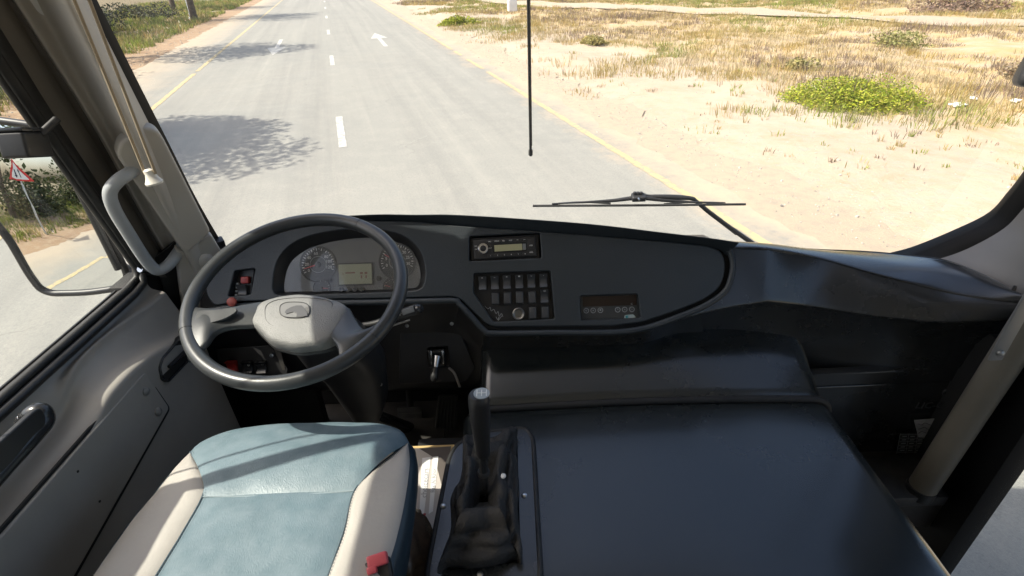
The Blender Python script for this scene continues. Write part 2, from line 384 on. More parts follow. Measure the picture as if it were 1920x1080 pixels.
def strip(name, s0, s1, tl, tr, z, mt, ds=.25, wob=(0, 0), seed=0, parent=None, slope=0, wscale=1.3):
    v = []; f = []; n = max(2, int((s1 - s0) / ds) + 1)
    for i in range(n):
        s = s0 + (s1 - s0) * i / (n - 1)
        a = tl + wob[0] * (noise.noise(V((s * wscale, seed, 0))) + .5 * noise.noise(V((s * wscale * 4, seed, 3)))); b = tr + wob[1] * (noise.noise(V((s * wscale, seed + 9, 0))) + .5 * noise.noise(V((s * wscale * 4, seed + 9, 3))))
        v += [rd(s, a, z), rd(s, b, z)]
    f = [(2 * i, 2 * i + 1, 2 * i + 3, 2 * i + 2) for i in range(n - 1)]
    o = mesh(name, v, f, mt, parent, False)
    if parent is None: o['kind'] = 'structure'
    return o
strip('dirt_verge', -50, 140, -9.4, -5.0, .004, DIRT, .3, (.7, .2), 3)
strip('road_shoulder', -50, 140, 3.0, 5.0, .004, SHOULD, .2, (.0, .45), 4, wscale=.7)
strip('road', -50, 220, -5.55, 4.05, .008, ROADM, .2, (.25, .25), 1)
RDB = bpy.data.objects['road']
def mark(name, poly, mt): return mesh(name, poly, [tuple(range(len(poly)))], mt, RDB, False)
# yellow edge lines, broken where worn away
for t0, sd, gaps in ((3.58, 21, [(13.9, 14.4), (16.2, 17.0), (18.0, 18.4)]), (-3.76, 31, [(17.2, 17.6)])):
    cur = -40.0
    for g0, g1 in gaps + [(150, 151)]:
        strip('yellow_edge_line', cur, g0, t0 - .055, t0 + .055, .012, YELLOW, .12, (.025, .025), sd, RDB, wscale=5); cur = g1
k = 0
for s0 in [8.5, 16.9, 25.45, 34, 42.5, 51, -8.3, -17]:
    strip('centre_dash', s0, s0 + 2.05, -.15 - .06, -.15 + .06, .012, RWHITE, .15, (.012, .012), 50 + k, RDB, wscale=6); k += 1
def arrow(tc, s0, dirn):
    sh = [(0, -.07), (2.6, -.07), (2.6, -.32), (4.6, 0), (2.6, .32), (2.6, .07), (0, .07)]
    pts = [rd(s0 + dirn * a, tc + dirn * b, .0125) for a, b in sh]
    mesh('lane_arrow', pts, [(0, 1, 5, 6), (1, 2, 3), (1, 3, 5), (3, 4, 5)], RWHITE, RDB, False)
arrow(1.68, 20.3, 1); arrow(-1.95, 24.6, -1)
# sand track crossing the field
tv = []
for i in range(60):
    s = -10 + i * 1.6; c = 22.6 - (s - 14) * .42 if s < 40 else 11.7 - (s - 40) * .1
    tv.append((s, c))
v = []
for s, c in tv: v += [rd(s - .5, c - 1.25, relief(s - .5, c - 1.25) + .05), rd(s + .5, c + 1.25, relief(s + .5, c + 1.25) + .05)]
o = mesh('sand_track', v, [(2 * i, 2 * i + 1, 2 * i + 3, 2 * i + 2) for i in range(len(tv) - 1)], SHOULD); o['kind'] = 'structure'

# ------------------------------------------------------------------ vegetation
def veg_mat(name, tr=.25, rough=.7):
    mt = bpy.data.materials.new(name); mt.use_nodes = True; T = mt.node_tree; N = T.nodes; L = T.links; b = N['Principled BSDF']
    b.inputs['Roughness'].default_value = rough; b.inputs['Specular IOR Level'].default_value = .2
    at = N.new('ShaderNodeAttribute'); at.attribute_name = 'leafcol'; L.new(at.outputs['Color'], b.inputs['Base Color'])
    tl = N.new('ShaderNodeBsdfTranslucent'); L.new(at.outputs['Color'], tl.inputs[0]); mx = N.new('ShaderNodeMixShader'); mx.inputs[0].default_value = tr
    L.new(b.outputs[0], mx.inputs[1]); L.new(tl.outputs[0], mx.inputs[2]); L.new(mx.outputs[0], N['Material Output'].inputs[0]); return mt
VEG = veg_mat('foliage'); GRASSM = veg_mat('dry_stems', .3)
BARK = mat('bark', (.12, .09, .065), .9, bump=(25, .8, .02), var=(8, .3))
def colmesh(name, verts, faces, cols, mt, parent=None):
    me = bpy.data.meshes.new(name); me.from_pydata(verts, [], faces); me.materials.append(mt)
    at = me.color_attributes.new('leafcol', 'FLOAT_COLOR', 'POINT'); flat = []
    for c in cols: flat += [c[0], c[1], c[2], 1]
    at.data.foreach_set('color', flat); return fin(name, me, parent, False)
def jit(c, a=.25, rng=random): k = 1 + rng.uniform(-a, a); return (c[0] * k * (1 + rng.uniform(-.1, .1)), c[1] * k, c[2] * k * (1 + rng.uniform(-.15, .15)))
class Grass:
    def __init__(self): self.v = []; self.f = []; self.c = []
    def tuft(self, x, y, z, h, sp, n, col, rng, w=.012):
        for _ in range(n):
            a = rng.uniform(0, 6.283); r = sp * rng.random() ** .5 * .6; bx, by = x + math.cos(a) * r, y + math.sin(a) * r
            lean = rng.uniform(.1, .6) * h; a2 = a + rng.uniform(-.8, .8); hh = h * rng.uniform(.5, 1.1)
            tx, ty = bx + math.cos(a2) * lean, by + math.sin(a2) * lean; p = rng.uniform(0, 6.283); dx, dy = math.cos(p) * w, math.sin(p) * w
            i = len(self.v); mx_, my = (bx * .6 + tx * .4), (by * .6 + ty * .4)
            self.v += [(bx - dx, by - dy, z - .02), (bx + dx, by + dy, z - .02), (mx_ + dx * .8, my + dy * .8, z + hh * .62), (mx_ - dx * .8, my - dy * .8, z + hh * .62), (tx, ty, z + hh)]
            self.f += [(i, i + 1, i + 2, i + 3), (i + 3, i + 2, i + 4)]; cc = jit(col, .25, rng); self.c += [cc] * 5
    def build(self, name, label, cat_):
        o = colmesh(name, self.v, self.f, self.c, GRASSM); tag(o, label, cat_, kind='stuff'); return o
rng = random.Random(3)
STRAW = (.37, .295, .125); GOLD = (.38, .285, .105); PALE = (.41, .33, .19); OLIVE = (.24, .235, .085); MAUVE = (.24, .18, .13); GREENY = (.25, .29, .06)
g = Grass(); n = 0
while n < 24000:
    s = rng.uniform(-2, 1) * 4 + rng.random() ** 1.3 * 62; t = 4.6 + rng.random() ** 1.2 * 36
    edge = 4.5 + max(0, 8.6 - s) * 1.35 + 1.5 * noise.noise(V((s * .55, 2, 0))) + .8 * noise.noise(V((s * 1.7, 8, 0)))
    tr_c = 22.6 - (s - 14) * .42 if s < 40 else 11.7 - (s - 40) * .1
    if abs(t - tr_c) < 1.5: continue
    dens = noise.noise(V((s * .22, t * .22, 7))) + .5 * noise.noise(V((s * .8, t * .8, 1)))
    inside = t - edge
    if inside < 0:
        if rng.random() > .012 or t < 5.2: continue
    elif rng.random() > .12 + inside / 3.2: continue
    elif dens < -.5 + .62 * math.exp(-inside * .28): continue
    P = rd(s, t, relief(s, t)); zone = noise.noise(V((s * .12, t * .12, 20))); z2 = noise.noise(V((s * .5, t * .5, 30)))
    col = STRAW if z2 < .05 else GOLD if z2 < .2 else PALE
    if zone > .0 and z2 > -.2: col = rng.choice([OLIVE, GREENY, OLIVE, STRAW])
    if zone < -.18 and z2 < .1: col = rng.choice([MAUVE, MAUVE, STRAW])
    far = max(1.0, P.length / 22)
    hh = rng.uniform(.07, .22) * (1 if inside > 0 else .5) * (.8 + .5 * (dens + .3))
    g.tuft(P.x, P.y, P.z, hh, rng.uniform(.2, .5), rng.randint(10, 18) if inside > 0 else 8, col, rng, .006 * far); n += 1
# small sprigs on the bare sand
for i in range(160):
    s = rng.uniform(3, 13); t = rng.uniform(5.3, 10.5)
    if 6.6 < s < 9 and 7.7 < t < 9.7: continue
    P = rd(s, t, relief(s, t)); g.tuft(P.x, P.y, P.z, rng.uniform(.04, .11), rng.uniform(.05, .2), rng.randint(6, 14), rng.choice([GREENY, PALE, STRAW, MAUVE]), rng, .006)
g.build('dry_grass', 'sun-bleached straw and golden grass covering the field right of the road', 'grass')
g = Grass()
for i in range(5200):
    s = rng.uniform(-20, 62); t = -6.6 - rng.random() ** 1.4 * 9
    if noise.noise(V((s * .3, t * .3, 50))) < -.25 + .12 * max(0, -7.6 - t) * -1: continue
    P = rd(s, t, relief(s, t)); c = rng.choice([GREENY, OLIVE, OLIVE, STRAW, (.14, .19, .05)])
    g.tuft(P.x, P.y, P.z, rng.uniform(.12, .38), rng.uniform(.15, .4), 14, c, rng, .014)
g.build('verge_grass', 'green and olive grass on the shaded verge left of the road', 'grass')

PEB = mat('pale_stone', (.33, .30, .26), .8, var=(9, .45), bump=(40, .5, .01))
pv = []; pf = []
def pebble(P, r):
    i = len(pv); a0 = rng.uniform(0, 6.28)
    for k in range(5): a = a0 + k * 1.257; q = r * rng.uniform(.7, 1.2); pv.append((P.x + math.cos(a) * q, P.y + math.sin(a) * q, P.z - r * .1))
    for k in range(5): a = a0 + k * 1.257; q = r * rng.uniform(.4, .75); pv.append((P.x + math.cos(a) * q, P.y + math.sin(a) * q, P.z + r * rng.uniform(.4, .8)))
    for k in range(5): k2 = (k + 1) % 5; pf.append((i + k, i + k2, i + 5 + k2, i + 5 + k))
    pf.append(tuple(i + 5 + k for k in range(5)))
for i in range(5200):
    s = rng.uniform(-2, 30); t = rng.gauss(4.9, .5) if rng.random() < .6 else rng.uniform(4.3, 9)
    z = .006 if t < 5.0 else relief(s, t); pebble(rd(s, t, z), rng.uniform(.004, .013) if rng.random() < .96 else rng.uniform(.015, .03))
for i in range(500):
    s = rng.uniform(4, 30); t = rng.uniform(-9, -5.6); pebble(rd(s, t, max(.006, relief(s, t))), rng.uniform(.008, .03))
o = mesh('gravel', pv, pf, PEB, smooth=False); tag(o, 'loose pale gravel scattered along both sandy road edges', 'gravel', kind='stuff')

def blob_leaves(rng, n, rx, ry, rz, size, cols, flat=0, lumps=7, hollow=.45):
    if flat == 2:
        L = [(V((math.cos(k * 2.4) * .62 * (k / lumps) ** .5, math.sin(k * 2.4) * .62 * (k / lumps) ** .5, .25 * (1 - k / lumps) + rng.uniform(-.05, .08))), rng.uniform(.24, .44)) for k in range(lumps)]
    else: L = [(V((rng.uniform(-.6, .6), rng.uniform(-.6, .6), rng.uniform(-.3, .6))), rng.uniform(.35, .6)) for _ in range(lumps)]
    v = []; f = []; c = []
    for _ in range(n):
        ctr, R = rng.choice(L); d = V((rng.gauss(0, 1), rng.gauss(0, 1), rng.gauss(0, 1))).normalized() * R * (hollow + (1 - hollow) * rng.random() ** .5)
        p = ctr + d
        if flat and p.z < 0: p.z = rng.random() * .15
        P = V((p.x * rx, p.y * ry, p.z * rz)); a = V((rng.gauss(0, 1), rng.gauss(0, 1), rng.gauss(0, .6))).normalized(); b = a.cross(V((rng.gauss(0, 1), rng.gauss(0, 1), rng.gauss(0, 1)))).normalized()
        sz = size * rng.uniform(.6, 1.3); i = len(v); cc = jit(rng.choice(cols), .22, rng)
        v += [P - a * sz, P + b * sz * .45, P + a * sz, P - b * sz * .45]; f.append((i, i + 1, i + 2, i + 3)); c += [cc] * 4
    return v, f, c
def shrub(name, label, cat_, P, r, n, size, cols, seed, rot=0, group=None, flat=1, lumps=9):
    rg = random.Random(seed); t = thing(name, label, cat_, P, group)
    v, f, c = blob_leaves(rg, n, r[0], r[1], r[2], size, cols, flat, lumps)
    M = Matrix.Rotation(rot, 3, 'Z'); v = [M @ q + P for q in v]
    colmesh('foliage', v, f, c, VEG, t)
    bm = bmesh.new(); sv_ = []; sf = []
    for k in range(40):
        a = rg.uniform(0, 6.28); q = M @ V((math.cos(a) * r[0] * .7 * rg.random(), math.sin(a) * r[1] * .7 * rg.random(), r[2] * rg.uniform(.4, .95))); w_ = .009
        i = len(sv_); b0 = V(P) + V((q.x * .3, q.y * .3, -.03)); e = V(P) + q
        sv_ += [b0 + V((w_, 0, 0)), b0 + V((-w_ * .5, w_, 0)), b0 + V((-w_ * .5, -w_, 0)), e]; sf += [(i, i + 1, i + 3), (i + 1, i + 2, i + 3), (i + 2, i, i + 3)]
    bm.free(); mesh('stem', sv_, sf, BARK, t, False)
    return t
YG = [(.28, .33, .03), (.36, .39, .035), (.18, .24, .03), (.36, .36, .055), (.27, .25, .06)]
P = rd(7.75, 8.75, 0); P.z = relief(7.75, 8.75)
shrub('green_shrub', 'bright yellow-green low spreading shrub alone on the bare sand', 'shrub', P, (1.5, .95, .80), 17000, .026, YG, 11, math.radians(-12), flat=2, lumps=24)
P = rd(26.2, 5.6, 0); P.z = relief(26.2, 5.6)
shrub('green_shrub', 'small far green bush at the road edge among dry grass', 'shrub', P, (.95, .8, .5), 2600, .06, YG, 12)
P = rd(18.7, 25.6, 0); P.z = relief(18.7, 25.6)
shrub('twiggy_shrub', 'mauve-brown leafless bush beyond the sandy track', 'shrub', P, (2.2, 1.6, 1.0), 3500, .07, [(.22, .16, .12), (.28, .2, .14)], 13)
for i, (s, t, sz, cl, lb) in enumerate([(11.0, 10.6, .5, [(.26, .23, .10), (.33, .28, .11)], 'olive scrubby bush behind the bare sand bank'), (17.5, 8.2, .55, [(.34, .29, .11), (.28, .25, .09)], 'straw-olive scrubby bush on the field nearest the road bend'),
        (12.5, 15.0, .8, [(.22, .22, .08), (.28, .26, .10)], 'dark olive bush in the middle of the dry field'), (8.5, 14.2, .7, [(.26, .2, .14), (.3, .23, .14)], 'greyish twiggy bush behind the bright green shrub')]):
    P = rd(s, t, 0); P.z = relief(s, t); shrub('scrub_bush', lb, 'bush', P, (sz, sz * .8, sz * .5), 900, .05, cl, 20 + i)

def tree(label, P, h, r, seed, group='trees along the left verge', cols=((.07, .10, .03), (.05, .075, .025), (.10, .13, .04)), n=3600, leaf=.11):
    rg = random.Random(seed); t = thing('acacia_tree', label, 'tree', P, group)
    top = V(P) + V((rg.uniform(-.3, .3), rg.uniform(-.3, .3), h * .55)); pts = [V(P) + V((0, 0, -.1)), V(P) + V((.08, -.05, h * .25)), top]
    tube('trunk', pts, [.2, .15, .10], BARK, t, 9, 8)
    for k in range(6):
        a = k * 1.05 + rg.random(); e = top + V((math.cos(a) * r * .55, math.sin(a) * r * .55, h * .25 * rg.uniform(.4, 1)))
        st_ = pts[1].lerp(top, rg.uniform(.4, 1)); tube('limb', [st_, st_.lerp(e, .5) + V((0, 0, .2)), e], [.08, .05, .02], BARK, t, 6, 6)
    v, f, c = blob_leaves(rg, n, r, r, h * .34, leaf, cols, 0, 13, .3); ctr = V(P) + V((0, 0, h * .72))
    colmesh('crown', [q + ctr for q in v], f, c, VEG, t)
    return t
tree('acacia tree whose shade falls across the road just ahead', V((-9.0, 7.7, 0)), 6.6, 2.15, 41, n=17000, leaf=.075)
tree('acacia tree behind the windscreen pillar, shading the lay-by', V((-13.2, 19.0, 0)), 6.8, 2.6, 42)
tree('acacia tree beyond the lamp post shading the far road', V((-17.5, 34, 0)), 7.5, 3.0, 43)
tree('grey-trunked tree at the top of the left verge', rd(30, -12.5), 6.5, 2.6, 44)
tree('dense tree in the far left row nearest the road end', rd(48, -10.5), 7, 3.0, 45)
tree('broad shade tree on the left verge nearest the pillar top', rd(17, -11.5), 6.2, 2.8, 47)
tree('broad shade tree on the left verge behind the lamp post', rd(36, -11.5), 6.6, 3.2, 48)
tree('tree seen in the side mirror behind the road sign', V((-9.5, -7.5, 0)), 5, 2.3, 46)
for i, (x, y, lb) in enumerate([(-9.2, -4.0, 'dark bush seen in the mirror right behind the warning sign'), (-8.6, -9.5, 'dark bush seen in the mirror beside the far verge'), (-12, -1.0, 'dark bush seen at the left edge of the mirror'), (-7.9, -14.5, 'dark far bush seen high in the mirror')]):
    shrub('verge_bush', lb, 'bush', V((x, y, 0)), (2.0, 1.8, 1.9), 2600, .09, [(.06, .08, .03), (.09, .11, .04), (.04, .055, .02)], 60 + i, flat=0)
for i, (s, t, h_) in enumerate([(-6, -10.5, 2.2), (-11, -11.5, 2.8), (-16.5, -10.5, 2.6), (-22, -12, 3.2), (-29, -11, 3.2), (-2, -13.5, 3.2), (3, -15, 3.0), (-37, -12, 3.6)]):
    shrub('hedge_bush', ['nearest hedge bush behind the warning sign in the mirror', 'second hedge bush beyond the warning sign in the mirror', 'third hedge bush beyond the warning sign in the mirror', 'fourth hedge bush along the mirrored verge', 'fifth hedge bush along the mirrored verge', 'hedge bush left of the mirrored sign, standing back from the verge', 'hedge bush farthest left in the mirror', 'farthest hedge bush at the mirrored road end'][i], 'bush', rd(s, t), (2.9, 2.6, h_), 2600, .13, [(.055, .07, .028), (.08, .095, .035), (.04, .05, .02)], 80 + i, group='hedge bushes behind the left verge', flat=0)
for i, (s, t, lb) in enumerate([(21, -10.8, 'dark shrub behind the verge grass nearest the pillar'), (25.5, -10.2, 'dark olive shrub behind the verge grass, left of the lamp post'), (33, -11.2, 'dark grey-olive shrub directly behind the lamp post'), (40, -10.6, 'dark shrub right of the lamp post on the far verge')]):
    shrub('verge_bush', lb, 'bush', rd(s, t), (2.2, 1.8, 1.4), 2200, .09, [(.07, .075, .05), (.10, .10, .06), (.05, .055, .04)], 70 + i, flat=0)

# ------------------------------------------------------------------ roadside things
GALV = mat('galvanised_steel', (.50, .53, .56), .4, .6, var=(6, .1))
lp = thing('lamp_post', 'slender pale blue-grey lamp post on the left verge', 'lamp post', rd(39.5, -7.8))
b0 = rd(39.5, -7.8); tube('pole', [b0, b0 + V((0, 0, 7))], [.1, .06], GALV, lp, 10); lathe('base_plate', Frame(b0, (1, 0, 0), (0, 1, 0)), [(.22, 0), (.22, .05), (.12, .08), (.12, .3)], GALV, lp, 10)
tube('arm', [b0 + V((0, 0, 6.9)), b0 + V((.8, .3, 7.3)), b0 + V((1.6, .5, 7.4))], .045, GALV, lp, 8, 8); box('lantern', Frame(b0 + V((1.8, .55, 7.4)), (1, .3, 0), (-.3, 1, 0)), (.6, .22, .12), GALV, lp, .03)
CONC = mat('white_concrete', (.72, .72, .70), .7, var=(3, .08))
mk = thing('marker_post', 'squat white concrete marker post standing in the dry grass', 'post', rd(32.6, 10, relief(32.6, 10)))
fr = Frame(rd(32.6, 10, relief(32.6, 10) + .45), RR, RD); box('post', fr, (.5, .4, 1.0), CONC, mk, .03, taper=.92); box('cap', Frame(fr.p(0, 0, .53), RR, RD), (.56, .46, .08), CONC, mk, .02)
LIT = mat('white_litter', (.75, .74, .7), .6)
for i, (s, t, a, b_) in enumerate([(6.95, 10.25, .34, .2), (6.75, 11.35, .28, .14), (7.15, 10.9, .2, .12)]):
    fr = Frame(rd(s, t, relief(s, t) + .035), RR.lerp(RD, .2 * i), RD); P2 = rnd([(-a / 2, -b_ / 2), (a / 2, -b_ * .4), (a * .45, b_ / 2), (-a * .3, b_ * .45)], .02, 3)
    o = plate('litter_scrap', fr, P2, LIT, None, .02, .004); tag(o, ['largest white litter scrap right of the green shrub', 'white litter scrap farthest right on the stony ground', 'smallest white litter scrap between two others'][i], 'litter', 'white scraps on the stony ground')
fb = tube('fallen_pole', [rd(36.5, -7.9, .12), rd(31.8, -6.9, .06)], .04, mat('bleached_wood', (.55, .47, .33), .8), None, 8); tag(fb, 'thin bleached pole lying on the left verge below the lamp post', 'pole')

# warning sign behind the bus, seen in the mirror
SB = V((-5.7, -4.54, 0)); sg = thing('warning_sign', 'red-bordered triangular warning sign with two opposing arrows on a pole, seen in the mirror', 'sign', SB)
tube('pole', [SB + V((0, 0, -.05)), SB + V((0, 0, 2.35))], .035, GALV, sg, 10)
sd_ = (V((-1.2, 1.3, 0)) - SB); sd_.z = 0; sd_.normalize(); sx_ = V((0, 0, 1)).cross(sd_)
SF = Frame(SB + sd_ * .05 + V((0, 0, 2.05)), sx_, (0, 0, 1))
tri = [(-.42, -.24), (.42, -.24), (0, .48)]
SIGNRED = mat('sign_red', (.62, .03, .03), .4); SIGNWH = mat('sign_white', (.8, .8, .78), .4); SIGNBK = mat('sign_black', (.02, .02, .05), .5)
plate('border', SF, rnd(tri, .05), SIGNRED, sg, .01, .002)
plate('face', SF, rnd([(-.31, -.185), (.31, -.185), (0, .355)], .03), SIGNWH, sg, .006, .001, top=.004)
plate('arrow', SF, [(-.115, -.13), (-.07, -.13), (-.07, .06), (-.04, .06), (-.092, .16), (-.145, .06), (-.115, .06)], SIGNBK, sg, .004, .0005, top=.007)
plate('arrow', SF, [(.07, .12), (.115, .12), (.115, -.06), (.145, -.06), (.092, -.15), (.04, -.06), (.07, -.06)], SIGNBK, sg, .004, .0005, top=.007)

# ------------------------------------------------------------------ bus shell
def wsy(x, z): return 1.61 - .18 * abs((x - .2) / 1.1) ** 4 - .265 * (z - 1.6)
bus = thing('bus_body', 'bus cab shell with grey lining, roof, floor and side windows', 'bus', (0, 0, .35))
def slab(name, x0, x1, y0, y1, z0, z1, mt, parent=None, bev=.004):
    return box(name, Frame(((x0 + x1) / 2, (y0 + y1) / 2, (z0 + z1) / 2), (1, 0, 0), (0, 1, 0)), (x1 - x0, y1 - y0, z1 - z0), mt, parent or bus, bev)
OUTER = mat('bus_paint', (.7, .7, .68), .3, coat=.5)
slab('floor', -1.03, .86, -7, 1.5, .80, .95, FLOORM)
slab('floor', .862, 1.32, -7, .15, .80, .95, FLOORM)
slab('floor', .862, 1.32, 1.02, 1.4, .80, .95, FLOORM)
slab('roof', -1.08, 1.37, -7, 1.10, 2.98, 3.06, ROOFM)
slab('rear_wall', -1.08, 1.37, -7.06, -7.0, .4, 3.0, ROOFM)
# header over the windscreen, following its curve
hx = [-.84 + i * .21 for i in range(11)]
loft('header', [[V((x, wsy(x, 2.68) + .02, 2.68)) for x in hx], [V((x, wsy(x, 2.68) - .04, 2.66)) for x in hx], [V((x, 1.0, 2.97)) for x in hx]], ROOFM, bus, 22, thick=.03)
for sx_w, x0, x1, yf in (('left', -1.08, -1.03, 1.2), ('right', 1.32, 1.37, .15)):
    slab('side_wall', x0, x1, -7, yf - .001, .4, 1.585, OUTER)
    slab('sill_lining', x0 + (.045 if sx_w == 'left' else 0), x1 + (0 if sx_w == 'left' else -.045), -7, yf - .001, 1.586, 1.65, BLACK, None, .002)
    slab('cant_rail', x0, x1, -7, 1.10, 2.64, 2.98, ROOFM)
    for y in (-6.9, -5.2, -3.6, -2.0, -.6):
        slab('window_pillar', x0, x1, y - .06, y + .06, 1.64, 2.65, BLACK)
    o = mesh('window_pane', [V(((x0 + x1) / 2, a, b)) for a, b in ((-6.9, 1.64), (-.6, 1.64), (-.6, 2.65), (-6.9, 2.65))], [(0, 1, 2, 3)], SIDEGLASS, bus, False)
# driver's window divider and an unseen panel added to shade the seat's left bolster
tube('window_divider', [V((-1.02, .585, 1.64)), V((-1.02, .645, 2.65))], .017, BLACK, bus, 8)
tube('window_divider', [V((-1.02, .635, 1.64)), V((-1.02, .695, 2.65))], .003, BLACK, bus, 6)
slab('shade_panel', -1.06, -1.02, -.6, .62, 1.64, 2.07, DOORM, None, .03)
# door on the right, its frame and glass
slab('door_post', 1.29, 1.36, .945, 1.12, .35, 2.98, FRIT)
slab('door_post', 1.29, 1.36, .05, .15, .35, 2.98, FRIT)
slab('door_sill', 1.30, 1.36, .15, .945, .35, .42, FRIT)
mesh('door_pane', [V((1.33, a, b)) for a, b in ((.15, .42), (.945, .42), (.945, 2.64), (.15, 2.64))], [(0, 1, 2, 3)], SIDEGLASS, bus, False)
slab('front_wall', -.80, 1.15, 1.50, 1.54, .45, 1.50, VOID)
slab('front_wall', -1.03, -.68, 1.38, 1.42, .45, 1.585, VOID)
slab('front_wall', 1.10, 1.34, 1.38, 1.42, .45, 1.48, VOID)
slab('cab_side', -1.05, -1.005, 1.20, 1.42, .45, 1.655, VOID)
slab('cab_side', 1.30, 1.36, 1.12, 1.42, .45, 1.45, VOID)
slab('step_edge', .93, 1.27, 1.00, 1.16, .93, .97, RUBBER)
slab('step_tread', .86, 1.26, .15, 1.16, .50, .55, RUBBER)

# windscreen with its black border
wsh = thing('windscreen', 'large curved clear front windscreen with black border', 'windscreen', (.2, 1.6, 1.55))
rows = [[V((-.86 + 2.12 * i / 24, wsy(-.86 + 2.12 * i / 24, z), z)) for i in range(25)] for z in (1.45, 1.75, 2.05, 2.4, 2.68)]
loft('pane', rows, WSGLASS, wsh, 0)

# ------------------------------------------------------------------ left pillar
def L(pts, **k):
    out = []
    for u, v_ in pts:
        if 'x' in k: out.append(at_x(u, v_, k['x']))
        else: out.append(at_pl(u, v_, (0, k['y'], 1.6), (0, 1, .265)))
    a, b = out[-2], out[-1]                       # carry the line on to the roof
    d = (b - a); out.append(b + d * ((2.72 - b.z) / d.z)); return out
pil = thing('windscreen_pillar', 'beige-lined left windscreen pillar with dark rubber strips', 'pillar', (-.95, 1.3, 1.5))
lg = L([(262, 512), (186, 405), (110, 300), (55, 222), (0, 143)], x=-1.0)
l0 = L([(300, 520), (222, 402), (140, 275), (82, 185), (25, 92)], x=-.985)
l1 = L([(332, 520), (265, 402), (196, 275), (142, 185), (97, 115)], x=-.975)
l1b = L([(352, 520), (290, 402), (222, 275), (172, 185), (125, 100)], x=-.955)
l2 = L([(372, 520), (315, 402), (255, 275), (205, 170), (150, 60)], y=1.33)
l3 = L([(425, 520), (366, 402), (300, 272), (240, 153), (163, 0)], y=1.42)
l4 = L([(455, 520), (378, 390), (320, 275), (257, 150), (182, 0)], y=1.45)
loft('rubber_strip', [lg, [p + V((.02, -.01, 0)) for p in lg], l0], RUBBER, pil, 20)
loft('dark_trim', [l0, [p.lerp(q, .3) + V((.012, 0, 0)) for p, q in zip(l0, l1)], [p.lerp(q, .55) + V((.012, 0, 0)) for p, q in zip(l0, l1)], [p.lerp(q, .62) + V((-.01, .01, 0)) for p, q in zip(l0, l1)], l1], mat('brown_grey_trim', (.085, .075, .062), .5, var=(5, .15)), pil, 20)
loft('beige_lining', [l1, [p + V((.012, -.004, 0)) for p in l1], l1b, [p.lerp(q, .5) + V((-.006, .01, 0)) for p, q in zip(l1b, l2)], l2, [p.lerp(q, .5) + V((.012, -.012, 0)) for p, q in zip(l2, l3)], l3], PILLAR, pil, 24, across=26)
loft('black_border', [l3, [p + V((0, .008, 0)) for p in l3], l4, [p + V((-.05, .055, 0)) for p in l4]], FRIT, pil, 24)
loft('outer_skin', [[p + V((-.006, .012, 0)) for p in lg], [p + V((-.028, .06, 0)) for p in lg], [p + V((-.10, .02, 0)) for p in l4], [p + V((-.052, .05, 0)) for p in l4]], OUTER, pil, 20)

# pillar cover block that carries the grab rail
CF = Frame(at_y(300, 350, 1.265), V((.78, .60, 0)), V((-.05, -.26, .96)))
cov = thing('pillar_cover', 'moulded grey-beige cover block on the left pillar behind the grab rail', 'cover', at_y(350, 470, 1.34))
out = rnd([CF.px(*q) for q in [(218, 292), (224, 268), (250, 250), (268, 238), (294, 243), (306, 258), (396, 436), (353, 476), (336, 462)]], .012, 5)
plate('cover_block', CF, out, PILLAR, cov, .045, .008, res=4)
CF2 = Frame(CF.o - CF.n * .02, CF.ex, CF.ey)
plate('lower_block', CF2, rnd([CF2.px(*q) for q in [(330, 466), (354, 474), (397, 440), (432, 500), (415, 640), (346, 600), (338, 540)]], .01), PILLAR, cov, .03, .006)
lathe('bulge', Frame(CF2.pp(385, 488), CF2.ex, CF2.ey), [(.022, 0), (.02, .006), (.012, .011), (.004, .013)], PILLAR, cov, 16)
plate('gap_seal', Frame(CF.o - CF.n * .06, CF.ex, CF.ey), [CF.px(*q) for q in [(300, 505), (345, 470), (360, 610), (330, 610)]], RUBBER, cov, .01, .001)
box('bracket', Frame(at_y(412, 462, 1.42), CF.ex, CF.ey), (.03, .05, .03), BLACK, cov, .004)

gr = thing('grab_rail', 'bent grey tubular grab rail on the left pillar', 'grab rail', at_y(345, 458, 1.33))
gp = [at_y(349, 450, 1.355), at_y(332, 476, 1.31), at_y(314, 498, 1.27), at_y(294, 506, 1.25), at_y(274, 488, 1.235), at_y(240, 436, 1.205), at_y(214, 392, 1.185), at_y(206, 362, 1.18), at_y(219, 341, 1.19), at_y(240, 326, 1.22), at_y(262, 312, 1.27)]
tube('tube', gp, .0148, RAILM, gr, 16, 60)
for q, d in ((at_y(346, 454, 1.345), gp[1] - gp[0]), (at_y(258, 314, 1.262), gp[-2] - gp[-1])):
    f_ = Frame(q, d.orthogonal(), d.cross(d.orthogonal())); lathe('weld_collar', f_, [(.02, -.008), (.021, -.002), (.0185, .008), (.017, .012)], RAILM, gr, 14)

# blind cords with bell pull
cb = at_y(283, 326, 1.10)
cd = thing('blind_cord', 'pair of tan blind cords with an ivory bell pull hanging by the pillar', 'cord', cb)
for k, (dx, dx2) in enumerate(((-.012, -.022), (.010, .016))):
    tube('cord', [cb + V((dx, 0, 0.0)), cb + V((dx * 1.2, .0, .3)), cb + V((dx2, 0, 1.0 if k else .95))], .0032, CORD, cd, 8, 10)
f_ = Frame(cb + V((0, 0, -.022)), (1, 0, 0), (0, 1, 0)); f_ = Frame(f_.o, (1, 0, .1), (0, 1, 0))
lathe('bell_pull', f_, [(.001, 0), (.0165, 0), (.0175, .004), (.0125, .013), (.0095, .022), (.0095, .03), (.006, .033), (.001, .033)], IVORY, cd, 20)

